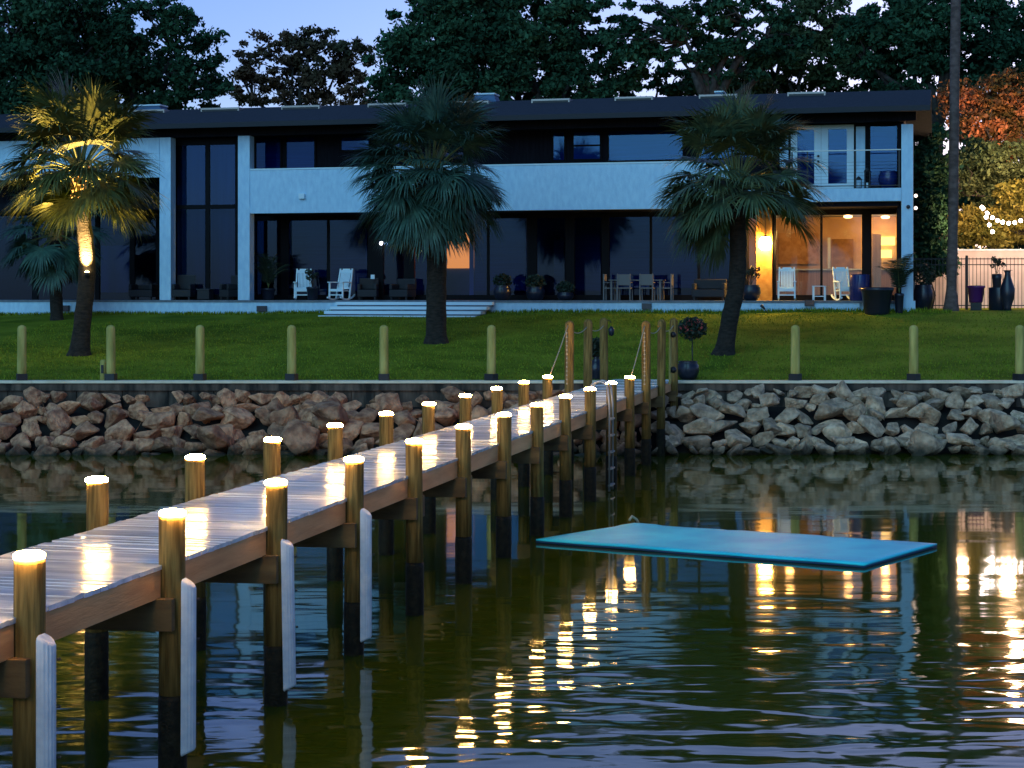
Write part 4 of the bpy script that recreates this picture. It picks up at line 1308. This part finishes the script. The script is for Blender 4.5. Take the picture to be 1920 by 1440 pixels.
def palm(name, base, path_px, crown, radius, nf, fm_, label, trunk_m='palmtrunk', tr=(0.42, 0.24, 0.22), boots=0.35, seed=1, cat='palm tree', el_lo=-0.85, clear=None):
    rnd = random.Random(seed)
    d = base.y
    t = empty(name, base, 0, label, cat)
    pts = [Vector((0, 0, -0.15))]
    for (px, py) in path_px:
        q = P(px, py, d) - base
        pts.append(q)
    cr = P(crown[0], crown[1], d) - base
    pts.append(cr)
    # smooth path
    fine = []
    n = len(pts)
    for i in range(n - 1):
        p0 = pts[max(i - 1, 0)]; p1 = pts[i]; p2 = pts[i + 1]; p3 = pts[min(i + 2, n - 1)]
        for k in range(6):
            q = k / 6
            fine.append(0.5 * ((2 * p1) + (-p0 + p2) * q + (2 * p0 - 5 * p1 + 4 * p2 - p3) * q * q + (-p0 + 3 * p1 - 3 * p2 + p3) * q ** 3))
    fine.append(cr)
    nn = len(fine)
    rad = []
    for i, p in enumerate(fine):
        q = i / (nn - 1)
        r_ = tr[1] + (tr[0] - tr[1]) * max(0, 1 - q / 0.16) ** 2
        r_ = r_ + (tr[2] - tr[1]) * q
        rad.append(r_ * (1 + 0.03 * sin(i * 2.1)))
    MB().tube(fine, rad, 18).build('trunk', M[trunk_m], t)
    if boots > 0:
        bo = MB()
        k0 = int(nn * (1 - boots))
        for i in range(70):
            q = rnd.uniform(k0, nn - 1.01)
            a_, b_ = int(q), q - int(q)
            p = fine[a_].lerp(fine[a_ + 1], b_)
            az = rnd.uniform(0, 6.28)
            rr = tr[2] * 0.9
            o = p + Vector((cos(az) * rr, sin(az) * rr, 0))
            e = o + Vector((cos(az) * 0.10, sin(az) * 0.10, 0.20 + rnd.uniform(0, 0.1)))
            bo.bar(o, e, 0.09, 0.03, (cos(az), sin(az), 0))
        bo.build('old_frond_base', M['boot'], t)
    stalk = MB(); blade = []
    for i in range(nf):
        q = (i + 0.5) / nf
        el = el_lo + (1.45 - el_lo) * (q ** 0.95) + rnd.uniform(-0.28, 0.28)
        az = i * 2.39996 + rnd.uniform(-0.3, 0.3)
        L = radius * rnd.uniform(0.42, 0.62); Rb = radius * rnd.uniform(0.44, 0.58)
        if el < -0.1: L *= 0.85
        o = cr + Vector((cos(az) * 0.12, sin(az) * 0.12, -0.25 + 0.5 * q))
        hubp = base + o + Vector((cos(az) * cos(el), sin(az) * cos(el), sin(el) - 0.12)) * (L + Rb * 0.45)
        hpx = (960 + F * hubp.x / hubp.y, HZ - F * (hubp.z - CAMZ) / hubp.y)
        if clear and math.hypot(hpx[0] - clear[0], hpx[1] - clear[1]) < clear[2]: continue
        frond(stalk, blade, o, az, el, L, Rb, rnd)
    stalk.build('frond_stalk', M['petiole'], t)
    fast_quads('crown', np.array([tuple(q) for q in blade]), M[fm_], t)
    dead = []; ds = MB()
    for i in range(6 if trunk_m == 'palmtrunk' and seed not in (3, 9) else 0):
        az = rnd.uniform(0, 6.28)
        frond(ds, dead, cr + Vector((cos(az) * 0.15, sin(az) * 0.15, -0.4)), az, rnd.uniform(-1.35, -0.9), radius * 0.35, radius * 0.36, rnd)
    if dead:
        ds.build('dead_frond_stalk', M['boot'], t)
        fast_quads('dead_frond', np.array([tuple(q) for q in dead]), M['deadfrond'], t)
    return t

b1 = ground_at(148, 666)
palm('palm_tree', b1, [(155, 600), (163, 520), (160, 450), (152, 385)], (150, 322), 2.75, 66, 'frond2', 'leaning palm lit yellow from a lamp on its trunk, left end of the lawn', seed=3, el_lo=-0.22, boots=0.22, tr=(0.44, 0.27, 0.22))
b2 = ground_at(818, 643)
palm('palm_tree', b2, [(818, 560), (818, 480)], (808, 332), 2.8, 100, 'frond', 'upright dark palm with full blue-green crown in front of the middle of the house', seed=5, boots=0, tr=(0.50, 0.33, 0.30), el_lo=-0.72)
b3 = ground_at(1356, 664)
palm('palm_tree', b3, [(1368, 600), (1380, 540), (1384, 470)], (1382, 350), 2.65, 96, 'frond3', 'palm with trunk leaning right and green crown before the lit room', seed=9, boots=0, tr=(0.46, 0.26, 0.24), el_lo=-0.80, clear=(1445, 462, 112))
b4 = ground_at(107, 600)
palm('palm_tree', b4, [(105, 540)], (105, 440), 2.2, 40, 'frond', 'shorter dark palm in shade behind the lit leaning palm', seed=12, boots=0.1, tr=(0.34, 0.24, 0.22))
b5 = Vector(gp(1783, 62.5))
palm('palm_tree', b5, [(1787, 400), (1790, 150)], (1795, -230), 2.6, 46, 'frond', 'very tall bare grey palm trunk rising out of view right of the house', 'greytrunk', tr=(0.34, 0.18, 0.17), boots=0.05, seed=21)
# spotlight strapped to the lit palm
sp_ = P(163, 512, b1.y - 0.34)
us = empty('trunk_spotlight', sp_, 0, 'small bright uplight strapped to the trunk of the leaning lit palm', 'spotlight')
MB().tube([(0, 0.0, -0.10), (0, 0, 0.03)], 0.06, 12).build('housing', M['black'], us)
MB().lathe([(0.055, 0.031), (0.05, 0.05)], n=12).build('glowing_lens', emat('uplight_lens', (1, 0.7, 0.3), 60), us)
MB().box(-0.05, 0.05, 0.05, 0.12, -0.08, -0.02).build('strap', M['black'], us)
ld = bpy.data.lights.new('uplight', 'SPOT'); ld.energy = 3000; ld.color = (1, 0.60, 0.20); ld.spot_size = R(130); ld.spot_blend = 0.8; ld.shadow_soft_size = 0.05
o = bpy.data.objects.new('uplight', ld); col.objects.link(o); o.location = sp_ + Vector((0, -0.06, 0.10))
o.rotation_euler = (R(180 + 14), 0, 0)
# small ground uplights by the wall
for px, py in ((1430, 575),):
    q = at(px, -0.55); t = empty('garden_spotlight', (q.x, q.y, gz(q.x, q.y)), HA, 'small dark garden spotlight on the lawn under the lit room', 'spotlight')
    MB().tube([(0.25, 0, -0.05), (0.05, 0, 0.18)], 0.012, 6).build('stake', M['black'], t)
    MB().tube([(0.08, 0, 0.15), (-0.06, 0, 0.30)], [0.03, 0.06], 10).build('head', M['black'], t)

# ------------------------------------------------------------------ trees behind
def tree(name, base_px, d, blobs, label, lm='leaf', n=26000, lsize=0.155, trunk_r=0.4, seed=0, dens=1.0, cat='tree', fill=1.0):
    r = np.random.default_rng(seed); rnd = random.Random(seed)
    X = (base_px - 960) / F * d
    base = Vector((X, d, gz(X, d) - 0.1))
    t = empty(name, base, 0, label, cat)
    tot = sum(b[2] ** 2 for b in blobs)
    cen = []
    top_z = CAMZ + (HZ + 45) * d / F - base.z      # crowns cut level above the view so the water mirrors more sky
    for (cx, cy, rp) in blobs:
        c = P(cx, cy, d) - base; rr = rp * d / F
        k = max(4, int(fill * 95 * dens * rp ** 2 / tot * len(blobs) ** 0.5))
        v = r.normal(size=(k, 3)); v /= np.linalg.norm(v, axis=1)[:, None]
        q = r.uniform(0.25, 1.0, k) ** 0.45
        pts = np.array(c) + v * (rr * q)[:, None] * np.array([1, 0.75, 0.92])
        cen += [(p_, rr) for p_ in pts if p_[2] < top_z]
    V = []
    per = int(n * 1.45) // len(cen)
    for p_, rr in cen:
        cr_ = min(1.25, max(0.42, rr * 0.22)) * r.uniform(0.45, 1.35)
        g_ = r.normal(size=(per, 3)) * np.array([1, 1, 0.6]) * cr_ * 0.46
        V.append(p_ + g_)
    pos = np.concatenate(V)
    a = r.normal(size=pos.shape); a /= np.linalg.norm(a, axis=1)[:, None]
    b = r.normal(size=pos.shape); b -= a * (a * b).sum(1)[:, None]; b /= np.linalg.norm(b, axis=1)[:, None]
    s1_ = (lsize * r.uniform(0.5, 1.2, len(pos)))[:, None]; s2_ = s1_ * r.uniform(0.35, 0.7, len(pos))[:, None]
    Q = np.stack([pos - a * s1_, pos - b * s2_, pos + a * s1_, pos + b * s2_], 1).reshape(-1, 3)
    fast_quads('crown', Q, M[lm], t)
    # trunk and limbs
    mb = MB()
    mid = Vector(np.mean([c for c, _ in cen], axis=0)) 
    low = min(c[2] for c, _ in cen)
    fork = Vector((mid.x * 0.45, mid.y * 0.3, max(1.5, low * 0.55 + mid.z * 0.25)))
    mb.tube([(0, 0, 0), fork * 0.35 + Vector((0.2, 0, 0)), fork * 0.7, fork], [trunk_r * 1.35, trunk_r, trunk_r * 0.9, trunk_r * 0.8], 12)
    idx = list(range(len(cen))); rnd.shuffle(idx)
    mains = []
    for i in idx[:9]:
        e = Vector(cen[i][0]) * 0.75 + fork * 0.25
        m_ = fork.lerp(e, 0.5) + Vector((rnd.uniform(-.5, .5), rnd.uniform(-.5, .5), rnd.uniform(0, 0.8)))
        mb.tube([fork, m_, e], [trunk_r * 0.55, trunk_r * 0.36, trunk_r * 0.18], 7)
        mains.append((m_, e))
    for i in idx[9:75]:
        c = Vector(cen[i][0])
        m_, e = min(mains, key=lambda me: min((me[0] - c).length, (me[1] - c).length))
        s_ = m_ if (m_ - c).length < (e - c).length else e
        k_ = s_.lerp(c, 0.5) + Vector((rnd.uniform(-.4, .4), rnd.uniform(-.4, .4), rnd.uniform(-.1, .5)))
        mb.tube([s_, k_, c], [trunk_r * 0.2, trunk_r * 0.11, 0.02], 5)
    mb.build('trunk', M['bark'], t)
    return t
tree('oak_tree', 60, 84, [(40, 110, 170), (-90, 100, 160), (-30, 190, 130), (150, 70, 130)], 'huge dark oak filling the upper left corner', n=42000, seed=1, trunk_r=0.55, fill=1.7)
tree('oak_tree', 300, 86, [(250, 70, 130), (330, 130, 105), (210, 160, 95), (150, 110, 120), (370, 165, 60)], 'dark oak with small sky gaps left of the open sky', n=23000, seed=2, trunk_r=0.45, fill=0.9)
tree('open_tree', 560, 97, [(500, 120, 62), (600, 110, 62), (560, 80, 40), (660, 110, 45), (470, 165, 45), (560, 170, 60), (640, 170, 55)], 'lacy brown-tinged tree in the gap of open sky', 'leaf2', n=9500, seed=3, trunk_r=0.28, fill=0.75, lsize=0.15)
tree('oak_tree', 800, 88, [(810, 60, 105), (790, 150, 110), (880, 40, 110), (900, 120, 110)], 'dense dark oak rising just right of the open sky', n=32000, seed=4, fill=1.5)
tree('oak_tree', 1040, 88, [(1010, 50, 110), (990, 150, 100), (1110, 150, 95), (1080, 40, 85)], 'dense dark oak behind the middle of the roof', n=27000, seed=5, fill=1.1)
tree('tall_tree', 1345, 86, [(1220, 50, 75), (1330, 45, 75), (1430, 60, 80), (1290, 90, 60), (1180, 80, 60), (1380, 120, 60)], 'tall open tree with thick trunk and wide sky gaps above the roof', n=14500, seed=6, fill=0.66, trunk_r=0.5)
tree('olive_tree', 1480, 92, [(1480, 130, 90), (1560, 80, 100), (1420, 150, 70), (1600, 150, 80), (1520, 50, 85)], 'olive green leafy tree above the right-hand roof', 'leaf3', n=20000, seed=7, fill=0.95)
tree('oak_tree', 1740, 84, [(1700, 80, 95), (1830, 80, 105), (1930, 100, 105), (1640, 60, 80), (1750, 50, 85), (1700, 150, 70)], 'dark oak filling the upper right corner behind the tall bare palm', n=34000, seed=8, fill=1.5)
tree('hedge_tree', 1180, 92, [(1060, 165, 60), (1160, 175, 45), (1260, 160, 45), (950, 170, 60), (1330, 165, 50)], 'low dark foliage just above the middle of the roof ridge', n=9000, seed=9, fill=0.7)
# right-hand lit vegetation
tree('rust_tree', 1850, 75, [(1830, 215, 55), (1890, 190, 60), (1800, 180, 32), (1940, 230, 60), (1880, 265, 50), (1960, 170, 60)], 'rust-orange drooping tree above the garden wall at the right', 'rust', n=22000, seed=10, fill=2.0, lsize=0.11, trunk_r=0.2)
tree('bamboo_clump', 1890, 74, [(1840, 310, 55), (1920, 320, 60), (1800, 330, 45), (1880, 380, 50), (1960, 350, 60)], 'olive foliage between the rust tree and the string lights', 'leaf3', n=20000, seed=11, fill=1.8, lsize=0.11, trunk_r=0.15)
tree('yellow_shrub', 1850, 73, [(1820, 420, 38), (1870, 430, 42), (1930, 410, 50), (1900, 370, 35), (1790, 440, 25)], 'yellow-lit shrub just above the garden wall at the right', 'amber', n=12000, seed=12, fill=1.5, lsize=0.12, trunk_r=0.1, cat='shrub')
tree('dark_shrub', 1880, 79, [(1800, 400, 60), (1890, 400, 60), (1960, 420, 60), (1850, 330, 50), (1800, 460, 35), (1900, 465, 35)], 'dense dark shrubs behind the lit foliage and garden wall', 'leaf', n=12000, seed=14, fill=2.2, lsize=0.15, trunk_r=0.12, cat='shrub')
tree('dark_hedge', 1740, 70, [(1735, 310, 40), (1740, 370, 42), (1735, 430, 45), (1745, 480, 40), (1750, 260, 26)], 'tall nearly black hedge between the house corner and the bare palm trunk', 'leaf', n=12000, seed=13, fill=1.6, lsize=0.12, trunk_r=0.12, cat='hedge')
